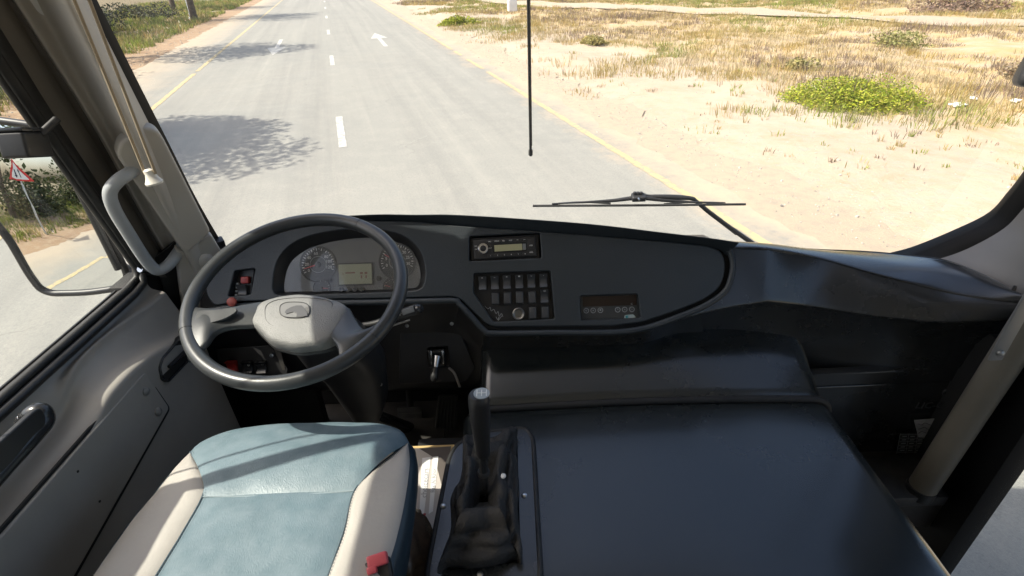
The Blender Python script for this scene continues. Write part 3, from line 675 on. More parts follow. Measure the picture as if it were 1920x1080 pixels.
# ------------------------------------------------------------------ driver's side window, gasket, door lining
win = thing('driver_window', 'driver side window glass in a black rubber gasket', 'window', (-1.0, .9, 1.64))
gl0 = [V((-1.0, -.6, 1.655)), V((-1.0, .5, 1.653)), V((-1.0, 1.2, 1.652)), V((-1.0, 1.245, 1.658)), V((-1.0, 1.257, 1.685))] + [p for p in lg[1:]]
tube('gasket', gl0, .009, RUBBER, win, 10)
tube('inner_bead', [p + V((.012, -.004, -.016)) if p.z < 1.675 else p + V((.008, .014, 0)) for p in gl0], .011, BLACK, win, 10)
ys = [-.6, 1.25]; gp_ = [V((-1.012, -.6, 1.66)), V((-1.012, 1.25, 1.66))] + [p + V((-.012, .0, 0)) for p in lg[1:]] + [V((-1.012, -.6, 2.72))]
mesh('pane', gp_, [tuple(range(len(gp_)))], SIDEGLASS, win, False)
tube('channel', [V((-1.018, -.6, 1.632)), V((-1.018, 1.25, 1.63))], .02, RUBBER, win, 8)
tube('corner_clip', [at_x(262, 505, -.985), at_x(280, 505, -.985)], .008, METAL, win, 8)
LF = Frame(at_x(48, 272, -.965), V((.15, -1, .28)), V((-.02, .3, 1)))
lt = thing('window_latch', 'chunky black window latch block on the side glass', 'latch', LF.o)
box('housing', LF, (.075, .05, .05), BLACK, lt, .006, 3); box('cap', Frame(LF.p(0, .029, 0), LF.ex, LF.ey), (.078, .008, .053), GLOSSBLK, lt, .003)
box('side_plate', Frame(LF.p(0, -.004, .027), LF.ex, LF.ey), (.055, .034, .006), BLACK, lt, .002); tube('stem', [LF.p(-.02, .02, -.02), LF.p(-.05, .05, -.04)], .008, BLACK, lt, 8)

# lining of the cab side below the window, with its ledge
dl = thing('door_lining', 'dark grey vinyl door lining with ledge, access plate and vent slot', 'door panel', (-.9, .6, .95))
yy = [1.27, 1.22, 1.16, 1.08, 1.0, .94, .90, .87, .84, .80, .74, .6, .4, .15, -.1, -.5]
lz = [1.515, 1.517, 1.532, 1.557, 1.572, 1.575, 1.572, 1.562, 1.553, 1.546, 1.54, 1.53, 1.53, 1.53, 1.53, 1.53]
bz = [1.575, 1.575, 1.582, 1.592, 1.596, 1.593, 1.58, 1.56, 1.545, 1.537, 1.532, 1.525, 1.525, 1.525, 1.525, 1.525]
bx = [-.955, -.957, -.962, -.965, -.968, -.966, -.965, -.968, -.972, -.975, -.977, -.978, -.978, -.978, -.978, -.978]
R_ = [[V((-1.0, y, 1.632)) for y in yy], [V((-.993, y, 1.61)) for y in yy], [V((x - .008, y, z + .022)) for x, y, z in zip(bx, yy, bz)], [V((x, y, z)) for x, y, z in zip(bx, yy, bz)],
      [V((-.935, y, z - .012 + .3 * (b - z - .004) * .3)) for y, z, b in zip(yy, lz, bz)], [V((-.908, y, z - .024)) for y, z in zip(yy, lz)], [V((-.902, y, z - .044)) for y, z in zip(yy, lz)],
      [V((-.901, y, z - .08)) for y, z in zip(yy, lz)], [V((-.903, y - (.0 if i else .01), 1.40)) for i, y in enumerate(yy)], [V((-.885, y - (0 if i else .03), 1.15)) for i, y in enumerate(yy)], [V((-.875, y - (0 if i else .03), .95)) for i, y in enumerate(yy)]]
loft('lining', R_, DOORM, dl, 70, across=60)
loft('front_edge', [[r[0] for r in R_], [r[0] + V((-.08, .01, 0)) for r in R_]], VOID, dl, 30)
WF = Frame(V((-.897, .6, 1.30)), (0, 1, 0), (-.055, 0, 1))          # plane of the lower lining
if WF.n.x < 0: WF = Frame(WF.o, (0, -1, 0), (-.055, 0, 1))
acc = rnd([WF.px(*q, .004) for q in [(268, 697), (314, 765), (112, 1120), (-40, 1120), (-60, 1060), (0, 1003)]], .012)
plate('access_plate', WF, acc, DOORM, dl, .012, .003, top=.010)
plate('plate_groove', WF, rnd([WF.px(*q, .004) for q in [(268, 690), (321, 766), (118, 1128), (-40, 1130), (-66, 1056), (-4, 998)]], .014), VOID, dl, .006, .001, top=.0035)
for q in ((273, 734), (296, 772)): lathe('bolt_cap', WF.sub(*q, .010), [(.0105, 0), (.0105, .003), (.007, .007), (.002, .008)], mat('bolt_cap', (.24, .235, .22), .45), dl, 16)
for q in ((146, 884), (187, 940)): lathe('screw_dimple', WF.sub(*q, .010), [(.003, 0), (.0025, .001), (.001, .0015)], RUBBER, dl, 8)
slot = rnd([WF.px(*q, .004) for q in [(294, 690), (300, 672), (338, 630), (358, 622), (372, 640), (366, 662), (312, 718), (300, 712)]], .008)
plate('vent_slot', WF, slot, GLOSSBLK, dl, .02, .003, top=.012, holes=[[(a * .93 + sum(p[0] for p in slot) / len(slot) * .07, b * .86 + sum(p[1] for p in slot) / len(slot) * .14) for a, b in slot]])
plate('slot_floor', WF, slot, VOID, dl, .008, .001, top=.005)
tube('slot_lever', [WF.pp(318, 688, .012), WF.pp(352, 655, .012)], .006, GLOSSBLK, dl, 8)
hd = thing('door_pull', 'thick black pull handle on the door lining beside the seat', 'handle', at_x(70, 790, -.93))
hp = [at_x(38, 790, -.95), at_x(56, 776, -.925), at_x(74, 772, -.91), at_x(80, 790, -.905), at_x(55, 822, -.90), at_x(10, 872, -.90), at_x(-60, 950, -.90), at_x(-110, 990, -.93)]
tube('grip', hp, [.010, .014, .018, .019, .018, .017, .016, .012], GLOSSBLK, hd, 14, 40)
plate('base_plate', Frame(at_x(30, 830, -.955), (0, 1, 0), (0, 0, 1)) if False else WF.sub(22, 838, .03), rnd([(-.10, -.025), (.075, -.02), (.085, .02), (-.10, .025)], .02), BLACK, hd, .012, .003)
lathe('bright_screw', Frame(at_x(40, 783, -.94), (0, 1, 0), (-.5, 0, 1)), [(.007, 0), (.006, .004), (.002, .005)], METAL, hd, 12)

# ------------------------------------------------------------------ side mirror
MP = at_y(110, 420, 1.30); th, ph = math.radians(4), math.radians(4)
mn = V((math.sin(th) * math.cos(ph), -math.cos(th) * math.cos(ph), math.sin(ph))); _mx = V((0, 0, 1)).cross(mn).normalized(); MFR = Frame(MP, _mx, mn.cross(_mx))
mir = thing('side_mirror', 'left outside mirror in a black frame reflecting the road sign', 'mirror', MP + V((0, .1, -.25)))
mo = [(-60, 330), (-40, 400), (6, 452), (40, 520), (58, 548), (80, 556), (150, 553), (206, 545), (226, 528), (222, 508), (180, 420), (118, 300), (96, 262), (60, 240), (-60, 225)]
mo2 = rnd([MFR.px(u_ + 9, v_) for u_, v_ in mo], .03, 4)
cxm = sum(p[0] for p in mo2) / len(mo2); cym = sum(p[1] for p in mo2) / len(mo2)
RC = 1.5
def sph(x, y): return -(x * x + y * y) / (2 * RC)
vv = [MFR.p(cxm, cym, sph(cxm, cym))]; ff = []; nr = 60; no = len(mo2)
for r_ in range(1, nr + 1):
    for p in mo2: x = cxm + (p[0] - cxm) * r_ / nr; y = cym + (p[1] - cym) * r_ / nr; vv.append(MFR.p(x, y, sph(x, y)))
for k in range(no): ff.append((0, 1 + k, 1 + (k + 1) % no))
for r_ in range(nr - 1):
    for k in range(no): a = 1 + r_ * no + k; b = 1 + r_ * no + (k + 1) % no; ff.append((a, b, b + no, a + no))
if (vv[2] - vv[0]).cross(vv[1] - vv[0]).dot(MFR.n) > 0: ff = [q[::-1] for q in ff]
mg = mesh('mirror_glass', vv, ff, MIRRORM, mir, True)
ring = [MFR.p(p[0], p[1], sph(*p)) for p in mo2]
tube('frame', ring + [ring[0], ring[1]], .0095, BLACK, mir, 10, caps=False)
loft('housing', [[q for q in ring + [ring[0]]], [(q - MP) * .93 + MP - mn * .03 + V((-.035, 0, 0)) for q in ring + [ring[0]]], [(q - MP) * .6 + MP - mn * .07 + V((-.08, 0, 0)) for q in ring + [ring[0]]], [(q - MP) * .05 + MP - mn * .08 + V((-.09, 0, 0)) for q in ring + [ring[0]]]], BLACK, mir, 0)
tube('mirror_arm', [MP - mn * .07 + V((-.08, 0, -.08)), V((-1.2, 1.52, 1.5)), V((-1.02, 1.5, 1.3))], .018, BLACK, mir, 10, 12)
tube('stay_rod', [MFR.pp(118, 300, .03), MFR.pp(160, 380, .02), MFR.pp(222, 505, .015)], .009, BLACK, mir, 8, 8)

# ------------------------------------------------------------------ dashboard
PF = Frame(V((-.012, 1.338, 1.662)), (1, 0, 0), (0, .527, .85))
dash = thing('dashboard', 'black moulded dashboard with recessed fascia and curved right wing', 'dashboard', (.1, 1.35, 1.25))
pan = [(395, 500), (434, 474), (480, 446), (560, 424), (690, 413), (780, 415), (870, 424), (980, 431), (1090, 440), (1250, 453), (1328, 461), (1352, 470), (1360, 490), (1359, 515), (1350, 540), (1320, 562), (1270, 582), (1205, 604), (1150, 611), (1040, 612), (928, 613), (912, 608), (886, 583), (864, 561), (850, 556), (700, 560), (560, 561), (440, 566), (400, 575), (384, 548)]
outer = [(514, 548), (513, 520), (520, 490), (538, 465), (570, 446), (620, 434), (680, 429), (730, 434), (765, 448), (788, 472), (797, 505), (795, 530), (786, 542), (760, 546), (650, 550), (540, 553)]
inner = [(534, 547), (534, 525), (541, 500), (556, 481), (585, 464), (630, 452), (685, 446), (730, 450), (760, 462), (780, 482), (788, 508), (788, 526), (781, 538), (758, 541), (650, 545), (548, 547)]
radio_h = [(880, 443), (1012, 437), (1016, 484), (880, 490)]
sw_h = [(888, 513), (1032, 508), (1040, 598), (925, 604), (888, 549)]
cl_h = [(1087, 555), (1196, 551), (1202, 596), (1090, 601)]
lp_h = [(440, 508), (478, 503), (470, 574), (428, 580)]
P_ = lambda L_, off=0: [PF.px(u, v_, off) for u, v_ in L_]
plate('fascia_panel', PF, rnd(P_(pan), .02, 4), DASH, dash, .034, .0035, holes=[smooth_closed(P_(outer), 4), rnd(P_(radio_h), .007), rnd(P_(sw_h), .007), rnd(P_(cl_h), .007), rnd(P_([(440, 508), (478, 503), (470, 552), (428, 556)]), .005)], res=3)
plate('core', PF, rnd(P_([(375, 490), (440, 462), (560, 418), (690, 408), (870, 412), (1250, 447), (1380, 462), (1400, 520), (1372, 560), (1215, 618), (905, 620), (855, 568), (375, 590)], -.05), .02), VOID, dash, .006, .001, top=-.05)
# brow: dark band from panel up to the top edge, then forward to the glass
pt = [(395, 505), (434, 477), (480, 449), (560, 427), (690, 416), (780, 418), (870, 427), (1090, 443), (1250, 456), (1340, 466), (1362, 480)]
te = [(398, 492), (430, 468), (476, 437), (556, 414), (690, 404), (780, 404), (870, 405), (1090, 420), (1240, 437), (1340, 449), (1385, 456)]
a_ = [PF.pp(u, v_, -.012) for u, v_ in pt]; b_ = [PF.pp(u, v_, .022) for u, v_ in te]
b1 = [p + V((0, .006, -.001)) for p in b_]; b2 = [p + V((0, .05, -.035)) for p in b_]; b3 = [V((p.x, max(p.y + .06, wsy(p.x, 1.6) - .03), 1.57)) for p in b_]
loft('brow', [a_, [p.lerp(q, .85) for p, q in zip(a_, b_)], b_, b1, b2, b3], DASH, dash, 90, across=30)
# groove and ridge that frame the panel on the right and below
rg_ = [(1368, 470), (1374, 492), (1371, 520), (1358, 548), (1322, 573), (1272, 594), (1210, 615), (1150, 623), (1040, 624), (925, 625), (908, 620), (884, 594), (860, 569), (846, 564), (700, 567), (560, 569), (440, 575), (380, 585)]
R1 = arc_resample([PF.pp(u, v_, .004) for u, v_ in rg_], 140)
gi = [(1352, 466), (1358, 490), (1357, 517), (1347, 541), (1316, 562), (1268, 582), (1206, 603), (1150, 610), (1040, 611), (926, 612), (911, 606), (888, 583), (865, 560), (850, 554), (700, 559), (560, 560), (440, 565), (384, 574)]
loft('groove', [[PF.pp(u, v_, -.012) for u, v_ in gi], [PF.pp(u, v_, -.016) for u, v_ in rg_]], VOID, dash, 120)
tube('ridge', R1, .0085, DASH, dash, 12)
# right wing
A_ = [(1362, 452, 1.405), (1440, 459, 1.42), (1523, 467, 1.43), (1618, 472, 1.42), (1695, 479, 1.39), (1772, 489, 1.34), (1843, 515, 1.25), (1905, 548, 1.16)]
B_ = [(1366, 462, 1.372), (1440, 464, 1.370), (1529, 480, 1.332), (1618, 504, 1.293), (1707, 527, 1.248), (1766, 542, 1.215), (1843, 557, 1.165), (1914, 563, 1.125)]
C_ = [(1200, 619, 1.235), (1300, 588, 1.262), (1440, 563, 1.266), (1517, 572, 1.25), (1618, 588, 1.215), (1689, 597, 1.185), (1770, 603, 1.15), (1914, 600, 1.10)]
A3, B3, C3 = ([at_y(*q) for q in r] for r in (A_, B_, C_))
B3[0] = PF.pp(1366, 462, .005); B3[1] = PF.pp(1440, 464, .006); C3[2] = PF.pp(1440, 563, .006)      # the wing leaves the fascia in its own plane
A0 = [V((p.x, max(p.y, wsy(min(p.x, 1.2), 1.6) - .03) + (.02), p.z - .12)) for p in A3]
loft('wing_top', [A0, [p + V((0, .012, -.009)) for p in A3], A3, [p.lerp(q, .5) + V((0, -.004, .010)) for p, q in zip(A3, B3)], B3, [p + V((0, -.004, -.008)) for p in B3]], SMOOTHBLK, dash, 60, across=24)
Bf = [V(p) + V((0, -.002, -.003)) for p in B3]
Cf = C3[2:] + [C3[-1] + V((.03, -.02, 0))]; Bf2 = Bf[1:7] + [Bf[7] + V((.02, -.01, 0))]
lft = [(PF.pp(1367, 464, .006), 0), (PF.pp(1375, 500, .006), .25), (PF.pp(1364, 541, .006), .5), (PF.pp(1318, 576, .006), .78), (PF.pp(1206, 619, .004), 1.0)]
wr = []
for k_, (lp_, t_) in enumerate(lft):
    bul = math.sin(math.pi * t_); rest = [p.lerp(q, t_) + V((0, -.012, .006)) * bul * min(1, ii / 3) for ii, (p, q) in enumerate(zip(Bf2, Cf))]
    mid = lp_.lerp(rest[0], .5) if k_ < 4 else PF.pp(1340, 581, .005)
    wr.append(resample([lp_, mid, rest[0]], 12)[:-1] + resample(rest, 50))
wr.append([p + V((0, .004, -.007)) for p in wr[-1]]); wr.append([p + V((0, .014, -.012)) for p in wr[-2]])
loft('wing_face', wr, SMOOTHBLK, dash, 0, across=40)
# below: recessed dark fascia over the engine cover
top_ = [PF.pp(906, 617, .0), PF.pp(980, 621, .0), PF.pp(1040, 621, .0), PF.pp(1100, 621, .0), PF.pp(1150, 620, .0), PF.pp(1212, 613, .0), at_y(1262, 599, 1.262), at_y(1320, 582, 1.27)]
bot_ = [at_y(u, v_, 1.31) for u, v_ in ((905, 712), (980, 709), (1040, 706), (1100, 703), (1150, 700), (1212, 695), (1262, 691), (1320, 686))]
loft('lower_fascia', [top_, [p + V((0, .012, -.012)) for p in top_], [p.lerp(q, .35) + V((0, .01, 0)) for p, q in zip(top_, bot_)], bot_], SMOOTHBLK, dash, 50, across=20)
# right lower panel with grooves
ct = [at_y(1300, 588, 1.268), at_y(1370, 571, 1.275), at_y(1440, 565, 1.268), at_y(1517, 574, 1.25), at_y(1618, 590, 1.215), at_y(1689, 599, 1.185), at_y(1770, 605, 1.15), at_y(1925, 602, 1.10)]
cbm = [at_y(1300, 690, 1.312), at_y(1370, 692, 1.30), at_y(1440, 703, 1.275), at_y(1517, 703, 1.25), at_y(1618, 698, 1.22), at_y(1689, 695, 1.205), at_y(1770, 691, 1.19), at_y(1925, 684, 1.17)]
loft('under_wing', [ct, [p + V((0, .014, -.01)) for p in ct], [p.lerp(q, .5) + V((0, .02, 0)) for p, q in zip(ct, cbm)], cbm], SMOOTHBLK, dash, 40, across=20)
YP = 1.19; YF = Frame(V((1.0, YP, 1.2)), (1, 0, 0), (0, 0, 1))
plate('trim_rail', YF, [YF.px(*q) for q in [(1500, 704), (1880, 687), (1880, 711), (1520, 726)]], SMOOTHBLK, dash, .03, .004)
plate('corner_panel', YF, rnd([YF.px(*q) for q in [(1500, 729), (1835, 715), (1740, 918), (1640, 925), (1500, 860)]], .01), SMOOTHBLK, dash, .02, .004, top=-.004)
slab('corner_back', .80, 1.30, 1.285, 1.30, .9, 1.48, VOID, dash)
for q in ((1775, 735), (1700, 873)): lathe('screw_cap', YF.sub(*q, -.004), [(.014, 0), (.013, .004), (.008, .005), (.003, .003)], BLACK, dash, 14)
# left lower knee panel
kt = [PF.pp(u, v_, .0) for u, v_ in ((384, 588), (440, 578), (560, 572), (700, 570), (846, 567), (862, 574), (888, 602), (908, 624))]
kb = [at_y(u, v_, y_) for u, v_, y_ in ((384, 700, 1.36), (440, 712, 1.36), (560, 728, 1.36), (700, 731, 1.36), (790, 728, 1.36), (850, 726, 1.36), (885, 724, 1.36), (905, 722, 1.34))]
loft('knee_panel', [kt, [p + V((0, .02, -.014)) for p in kt], [p.lerp(q, .4) + V((0, .035, 0)) for p, q in zip(kt, kb)], kb, [p + V((0, .08, -.01)) for p in kb]], BLACK, dash, 50, across=24)
KF = Frame(at_y(820, 670, 1.31), (1, 0, 0), (0, .30, .95))
plate('column_shroud_panel', KF, rnd([KF.px(*q) for q in [(750, 622), (860, 618), (892, 690), (875, 716), (748, 720)]], .01), BLACK, dash, .012, .003, holes=[rnd([KF.px(*q) for q in [(802, 652), (840, 650), (842, 688), (804, 690)]], .006)])
for q in ((763, 611), (847, 607)): lathe('screw', Frame(at_y(*q, 1.30), (1, 0, 0), (0, .3, 1)), [(.006, 0), (.005, .003), (.001, .004)], METAL, dash, 12)

# ------------------------------------------------------------------ instrument cluster
clu = thing('instrument_cluster', 'arched instrument cluster behind the steering wheel', 'gauges', PF.pp(660, 545))
oc = smooth_closed(P_(outer), 4); ic = smooth_closed(P_(inner, -.03), 4)
loft('hood', [[PF.p(a, b, -.003) for a, b in oc + oc[:1]], [PF.p(*(V(a).lerp(V(b), .25)), -.012) for a, b in zip(oc + oc[:1], ic + ic[:1])], [PF.p(a, b, -.03) for a, b in ic + ic[:1]]], BLACK, clu, 0)
fc = plate('face', PF, smooth_closed(P_(inner, -.03), 3), CLUST, clu, .004, .0005, top=-.029)
def gauge(u, v_, R, name, a0, a1, nt_ticks, labels, needle, a_red=None, cut=None, hand=1.0):
    fr = PF.sub(u, v_, -.028); d = lathe(name, fr, [(R * 1.06, 0), (R * 1.06, .004), (R, .004), (R * .985, .0015), (.0001, .0015)], GAUGE, clu, 40)
    bm = bmesh.new(); 
    tv_ = []; tf = []
    for i in range(nt_ticks):
        a = math.radians(a0 + (a1 - a0) * i / (nt_ticks - 1)); big = i % 2 == 0; r1, r2 = R * .93, R * (.80 if big else .86); w_ = R * (.022 if big else .013)
        c, s = math.cos(a), math.sin(a); i0 = len(tv_)
        tv_ += [fr.p(c * r1 - s * w_, s * r1 + c * w_, .0022), fr.p(c * r1 + s * w_, s * r1 - c * w_, .0022), fr.p(c * r2 + s * w_, s * r2 - c * w_, .0022), fr.p(c * r2 - s * w_, s * r2 + c * w_, .0022)]; tf.append((i0, i0 + 1, i0 + 2, i0 + 3))
    bm.free(); mesh('tick_marks', tv_, tf, WHITE, d, False)
    pts = [fr.p(R * .46 * math.cos(k * math.pi / 20), R * .46 * math.sin(k * math.pi / 20), .0022) for k in range(41)]
    if R > .03: tube('inner_ring', pts, .0007, GREYPRINT, d, 6)
    for s_, a in labels:
        a = math.radians(a); text('numeral', s_, Frame(fr.p(R * .64 * math.cos(a), R * .64 * math.sin(a), .002), PF.ex, PF.ey), R * .24, WHITE, d)
    a = math.radians(needle); c, s = math.cos(a), math.sin(a); ln = R * .82 * hand
    mesh('needle', [fr.p(-c * R * .12 - s * R * .04, -s * R * .12 + c * R * .04, .006), fr.p(-c * R * .12 + s * R * .04, -s * R * .12 - c * R * .04, .006), fr.p(c * ln + s * R * .015, s * ln - c * R * .015, .006), fr.p(c * ln - s * R * .015, s * ln + c * R * .015, .006)], [(0, 1, 2, 3)], PINK, d, False)
    lathe('needle_cap', Frame(fr.p(0, 0, .002), PF.ex, PF.ey), [(R * .17, 0), (R * .17, .004), (R * .12, .006), (.0001, .006)], BLACK, d, 18)
gauge(597, 496, .050, 'speedometer', 210, -20, 25, [('0', 212), ('20', 178), ('40', 142), ('60', 100), ('80', 42), ('100', 14), ('120', -16)], 196)
gauge(745, 490, .050, 'rev_counter', 205, -20, 25, [('0', 200), ('5', 165), ('10', 130), ('15', 92), ('20', 50), ('25', 18), ('30', -14)], 150)
gauge(604, 540, .024, 'fuel_gauge', 100, -20, 7, [('F', 110)], -5)
gauge(735, 538, .024, 'temperature_gauge', 170, 80, 7, [('H', 62)], 165)
LQ = PF.sub(667, 514, -.0275); lw, lh = .094, .057
plate('display_bezel', LQ, rnd([(-lw / 2 - .004, -lh / 2 - .004), (lw / 2 + .004, -lh / 2 - .004), (lw / 2 + .004, lh / 2 + .004), (-lw / 2 - .004, lh / 2 + .004)], .002), BLACK, clu, .004, .001, top=.004)
dsp = plate('display', LQ, [(-lw / 2, -lh / 2), (lw / 2, -lh / 2), (lw / 2, lh / 2), (-lw / 2, lh / 2)], LCD, clu, .002, .0002, top=.0055)
for x0, x1, y0, y1 in ((-.028, .0, .002, .006), (-.037, -.033, 0, .003), (.014, .022, -.001, .005), (.027, .035, -.001, .005), (.016, .020, -.013, -.004), (.029, .033, -.013, -.004)):
    plate('display_segment', LQ, [(x0, y0), (x1, y0), (x1, y1), (x0, y1)], LCDINK, dsp, .0006, .0001, top=.0062)
for u in (641.5, 654.5, 667.5, 680.5): lathe('button', PF.sub(u, 544 - (u - 641) * .03, -.028), [(.0075, 0), (.0075, .010), (.006, .013), (.001, .0135)], GLOSSBLK, clu, 14)
for u, v_ in ((620, 525), (711, 522)): lathe('trip_knob', PF.sub(u, v_, -.028), [(.0075, 0), (.0075, .003), (.005, .003), (.005, .008), (.001, .009)], BLACK, clu, 14)
for u in (663, 676, 689): text('button_mark', '+' if u == 663 else '◦', PF.sub(u - 16, 538, -.028), .004, GREYPRINT, clu)
plate('lens', PF, smooth_closed(P_(inner, -.012), 3), LENS, clu, .0012, .0002, top=-.012)

# ------------------------------------------------------------------ radio
RF = PF.sub(946.5, 465.5, -.010).rot(math.radians(1.5)); rw, rh = .176, .056
rad = thing('car_radio', 'slim black radio with round knob and olive display in the dashboard', 'radio', RF.o)
plate('mounting_frame', RF, rnd([(-.098, -.035), (.098, -.035), (.098, .035), (-.098, .035)], .004), BLACK, rad, .02, .002, top=-.006)
box('faceplate', Frame(RF.p(0, 0, -.004), RF.ex, RF.ey), (rw, rh, .022), BLACK, rad, .004, 3)
kf = Frame(RF.p(-.0605, .002, .007), RF.ex, RF.ey); lathe('knob', kf, [(.0145, 0), (.0145, .004), (.0135, .007), (.0115, .008), (.0108, .0065), (.009, .0065), (.0085, .013), (.007, .014), (.001, .0138)], GLOSSBLK, rad, 28)
lathe('knob_ring', kf, [(.0148, .0045), (.0152, .006), (.0142, .0088), (.0128, .0092), (.0122, .008)], CHROME, rad, 28)
plate('display_recess', RF, rnd([(-.034, -.0115), (.062, -.0115), (.062, .0135), (-.038, .0135)], .003), GLOSSBLK, rad, .003, .0006, top=.0085)
plate('display', RF, [(-.029, -.0085), (.049, -.0085), (.049, .0095), (-.029, .0095)], RADIOLCD, rad, .001, .0002, top=.0095)
box('eject_key', Frame(RF.p(.055, .0005, .0085), RF.ex, RF.ey), (.009, .017, .003), mat('grey_key', (.16, .17, .17), .4), rad, .001)
for i in range(6):
    for y, s_ in ((.0205, ['SRC', 'MENU', 'SEL', 'DISP', '<<', '>>'][i]), (-.0195, '%d' % (i + 1))):
        k_ = box('preset_key', Frame(RF.p(-.041 + i * .0195, y, .0075), RF.ex, RF.ey), (.0175, .0085, .003), BLACK, rad, .0008)
        text('key_print', s_, Frame(RF.p(-.041 + i * .0195, y, .0092), RF.ex, RF.ey), .0048, WHITE, k_)
box('usb_flap', Frame(RF.p(.074, .008, .0075), RF.ex, RF.ey), (.018, .026, .003), BLACK, rad, .001); text('usb_print', 'USB', Frame(RF.p(.074, .003, .0092), RF.ex, RF.ey), .0055, WHITE, rad); text('model_print', 'MP3', Frame(RF.p(.074, -.0165, .0072), RF.ex, RF.ey), .0055, WHITE, rad)
for x, y, s_ in ((-.081, .010, 'VOL'), (-.081, .001, 'ON'), (-.0405, .002, 'ENT')): text('dial_print', s_, Frame(RF.p(x, y, .0072), RF.ex, RF.ey), .004, WHITE, rad)

# ------------------------------------------------------------------ switch bank
swb = thing('switch_bank', 'bank of black rocker switches and a round socket in the dashboard', 'switches', PF.pp(965, 600))
plate('back_plate', PF, rnd(P_(sw_h, -.03), .004), BLACK, swb, .004, .0005, top=-.026)
SWITCHM = mat('switch_plastic', (.055, .058, .062), .32)
def rocker(fr, w_, h_, parent, mt=SWITCHM):
    """concave rocker: raised ends, waisted sides"""
    n = 9; v = []; f = []
    for j in range(n):
        t = j / (n - 1); y = (t - .5) * h_; z = .006 + .010 * (2 * t - 1) ** 2 + .006 * t; ww = w_ * (.5 - .09 * math.sin(math.pi * t) + .05 * (t - .5))
        for x, zz in ((-w_ / 2, 0), (-w_ / 2, z - .002), (-ww, z), (ww, z), (w_ / 2, z - .002), (w_ / 2, 0)): v.append(fr.p(x, y, zz))
    for j in range(n - 1):
        for i in range(5): a = j * 6 + i; f.append((a, a + 1, a + 7, a + 6))
    f.append(tuple(range(6))); f.append(tuple((n - 1) * 6 + i for i in range(6))[::-1])
    o = mesh('rocker_switch', v, f, mt, parent, True, sharp=25); return o
def rk(u, v_, lab=None, sz=.0):
    fr = PF.sub(u, v_, -.016); o = rocker(fr, .0215, .036, swb)
    if lab: text('switch_icon', lab, Frame(fr.p(0, .0135, .0215), fr.ex, (fr.ey + fr.n * .8)), .0085, WHITE, o)
    box('switch_rim', Frame(fr.p(0, -.0185, .006), fr.ex, fr.ey), (.0205, .0018, .012), mat('rim_grey', (.22, .23, .24), .4) if 'rim_grey' not in bpy.data.materials else bpy.data.materials['rim_grey'], o, .0004)
for i, u in enumerate((905, 928, 950.5, 973.5, 996, 1018.5)): rk(u, 530.5 - i * 1.0, ['=', '~', '=', '✱', '~', '-'][i])
rk(1020.5, 554.5, 'O')
for u, v_ in ((929, 560), (951.5, 559), (974.5, 558), (997.5, 557.5), (998.5, 586.5), (1022, 585.5)):
    box('blank_cover', Frame(PF.pp(u, v_, -.012), PF.ex, PF.ey), (.0225, .037, .018), SWITCHM, swb, .003, 3, taper=.86)
sf = PF.sub(972, 588, -.026); lathe('socket', sf, [(.0175, 0), (.0175, .008), (.0165, .016), (.0150, .017), (.0135, .016), (.0125, .010), (.0105, .009), (.0105, .002), (.001, .001)], mat('socket_metal', (.25, .24, .22), .35, .8), swb, 28)
scr = [(909, 574), (915, 579), (919, 576), (921, 583), (926, 580), (930, 588), (934, 584), (936, 593), (940, 588), (943, 594)]
tube('chalk_scribble', [PF.pp(a, b, -.0245) for a, b in scr], .0007, GREYPRINT, swb, 5, 40)
tube('chalk_scribble', [PF.pp(a, b, -.0245) for a, b in [(930, 594), (933, 599), (936, 594), (934, 601), (941, 592)]], .0008, GREYPRINT, swb, 5, 24)

# ------------------------------------------------------------------ climate panel
clm = thing('climate_panel', 'recessed climate control panel with two rows of three round icons', 'control panel', PF.pp(1143, 596))
plate('panel', PF, rnd(P_(cl_h, -.026), .004), mat('panel_slate', (.045, .05, .053), .3, dust=(20, (.1, .08, .06), .4)), clm, .004, .0005, top=-.022)
plate('display_window', PF, rnd(P_([(1092, 556), (1193, 553), (1194, 572), (1093, 575)], -.022), .003), mat('smoked_window', (.03, .018, .013), .15), clm, .002, .0004, top=-.0205)
for i, u in enumerate((1099, 1112, 1125.5, 1158, 1171, 1184.5)):
    fr = PF.sub(u, 582.5 - (u - 1099) * .03, -.021); b_o = lathe('push_button', fr, [(.0088, 0), (.0088, .0016), (.0078, .0022), (.001, .0022)], mat('button_slate_%d' % i, (.06, .064, .066), .4), clm, 20)
    tube('button_ring', [fr.p(.0068 * math.cos(k * math.pi / 12), .0068 * math.sin(k * math.pi / 12), .0026) for k in range(25)], .0007, GREYPRINT, b_o, 5)
    text('button_icon', ['o', 'x', '✱', '^', '«', '-'][i], Frame(fr.p(0, .0005, .0023), PF.ex, PF.ey), .008, GREYPRINT, b_o)
text('letter', 'C', PF.sub(1184.5, 570, -.0200), .008, GREYPRINT, clm)
lb_ = plate('maker_label', PF, rnd(P_([(1171, 591), (1187, 589), (1192, 594), (1191, 598), (1170, 598.5)], -.021), .003), mat('label_white', (.42, .5, .5), .4), clm, .001, .0002, top=-.0205)
plate('label_mark', PF, P_([(1173, 592), (1180, 591.5), (1176, 594), (1180, 594), (1174, 597), (1173, 595)], -.020), TEAL, lb_, .0006, .0001, top=-.0198)

